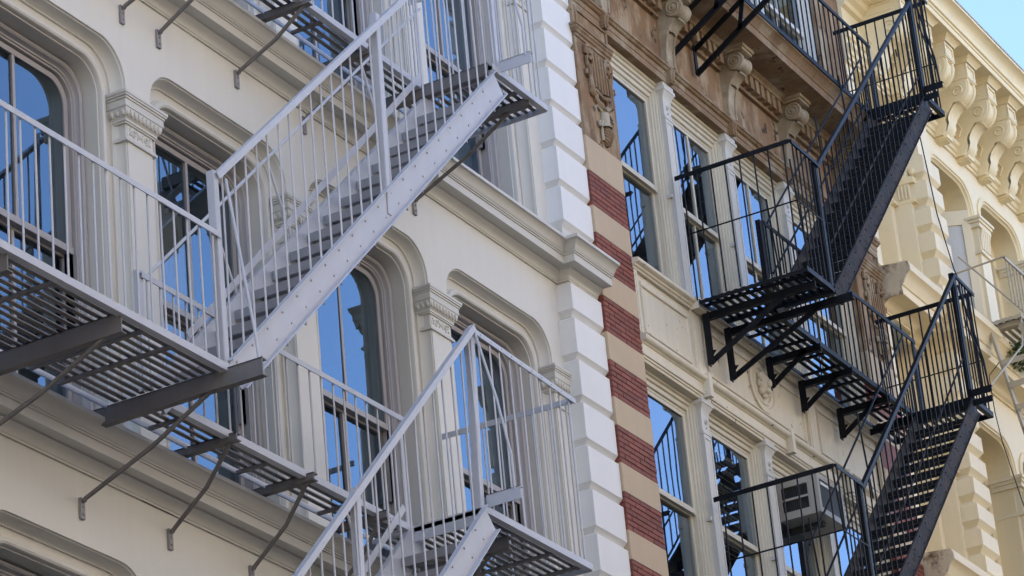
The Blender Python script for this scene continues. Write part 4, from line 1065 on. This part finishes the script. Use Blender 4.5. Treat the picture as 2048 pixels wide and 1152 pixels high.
# loose cable down the yellow front
cbl = MB().tube([(19.45, -0.36, 10.6), (19.75, -0.36, 9.9), (20.02, -0.36, 9.15), (20.12, -0.36, 8.6), (20.19, -0.36, 8.2), (20.33, -0.36, 7.9), (20.46, -0.37, 7.55), (20.49, -0.40, 7.4)], 0.0075, 6)
solo('cable', cbl, 'iron', 'thin black cable hanging across the yellow quoins', 'cable', 60)
cb2 = MB().tube([(20.98, -0.60, 6.45), (20.98, -0.42, 6.29), (20.98, -0.42, 5.81), (21.08, -0.42, 5.45), (21.27, -0.42, 5.12), (21.49, -0.42, 4.75), (21.7, -0.42, 4.4), (21.8, -0.36, 4.2)], 0.006, 6)
solo('cable', cb2, 'iron', 'thin dark cable sagging across the lower yellow window arch', 'cable', 60)
# tan fire escape at the right edge
FC = thing('tan_fire_escape', 'tan painted fire escape with ladder on the yellow building at right edge', 'fire escape', (22, -0.8, 6.9))
fc = FE(FC, 'tan_steel', 0.009)
ZC = 6.94
fc.platform(20.90, 25.0, -0.48, -0.96, ZC, pitch=0.085, wid=0.05, cross=(21.2, 21.8, 22.4), beams=[(21.0, -0.94, -0.2, 0.06), (22.0, -0.94, -0.2, 0.06)])
put('end_rail', MB().tube([(20.50, -0.32, ZC+0.56), (20.50, -1.02, ZC+0.60)], 0.013, 6).mesh('end_rail', 50), 'tan_steel', FC)
fc.rail((20.50, -1.0, ZC+0.60), (25.0, -1.0, ZC+0.60), ZC, ZC, step=0.12)
fc.strut([(20.45, -0.45, ZC+0.75), (21.05, -1.0, ZC+0.02)], 0.012)
fc.stair(22.2, 4.30, 20.72, 6.72, -0.98, -0.62, 9, 0.07, 'tan_steel', 'tan_steel', 0.15, flange=0.03)
fc.strut([(19.12, -1.0, 5.33), (20.67, -1.0, 6.42), (20.95, -0.95, 6.90)], 0.011, 'hand_rail')
# leafy pot plant below the tan fire escape
PT = thing('pot_plant', 'leafy green plant on the yellow ledge under the tan fire escape', 'plant', (21.72, -0.50, 6.88))
put('pot', MB().lathe((21.72, -0.46, 6.865), [(0.0,0),(0.04,0),(0.05,0.05),(0.055,0.05),(0.055,0.065),(0.045,0.065),(0,0.06)], 'z', 12).mesh('pot', 40), 'rust', PT)
lv = MB()
for i in range(520):
    a, r, hh = random.uniform(0, 6.283), random.random()**0.6*0.26, random.uniform(0.0, 0.26)
    c = Vector((21.72+r*1.2*math.cos(a), -0.62+0.35*r*math.sin(a), 6.66+hh*0.8-r*0.2)); d = Vector((math.cos(a+random.uniform(-1, 1)), math.sin(a+random.uniform(-1, 1)), random.uniform(-.7, .5))).normalized()
    s_ = d.cross(Vector((random.uniform(-1, 1), random.uniform(-1, 1), 1))).normalized()*random.uniform(0.014, 0.024); L_ = random.uniform(0.045, 0.08)
    lv.add([c, c+d*L_*0.5+s_, c+d*L_, c+d*L_*0.5-s_], [(0, 1, 2, 3)])
put('foliage', lv, 'leaf', PT)
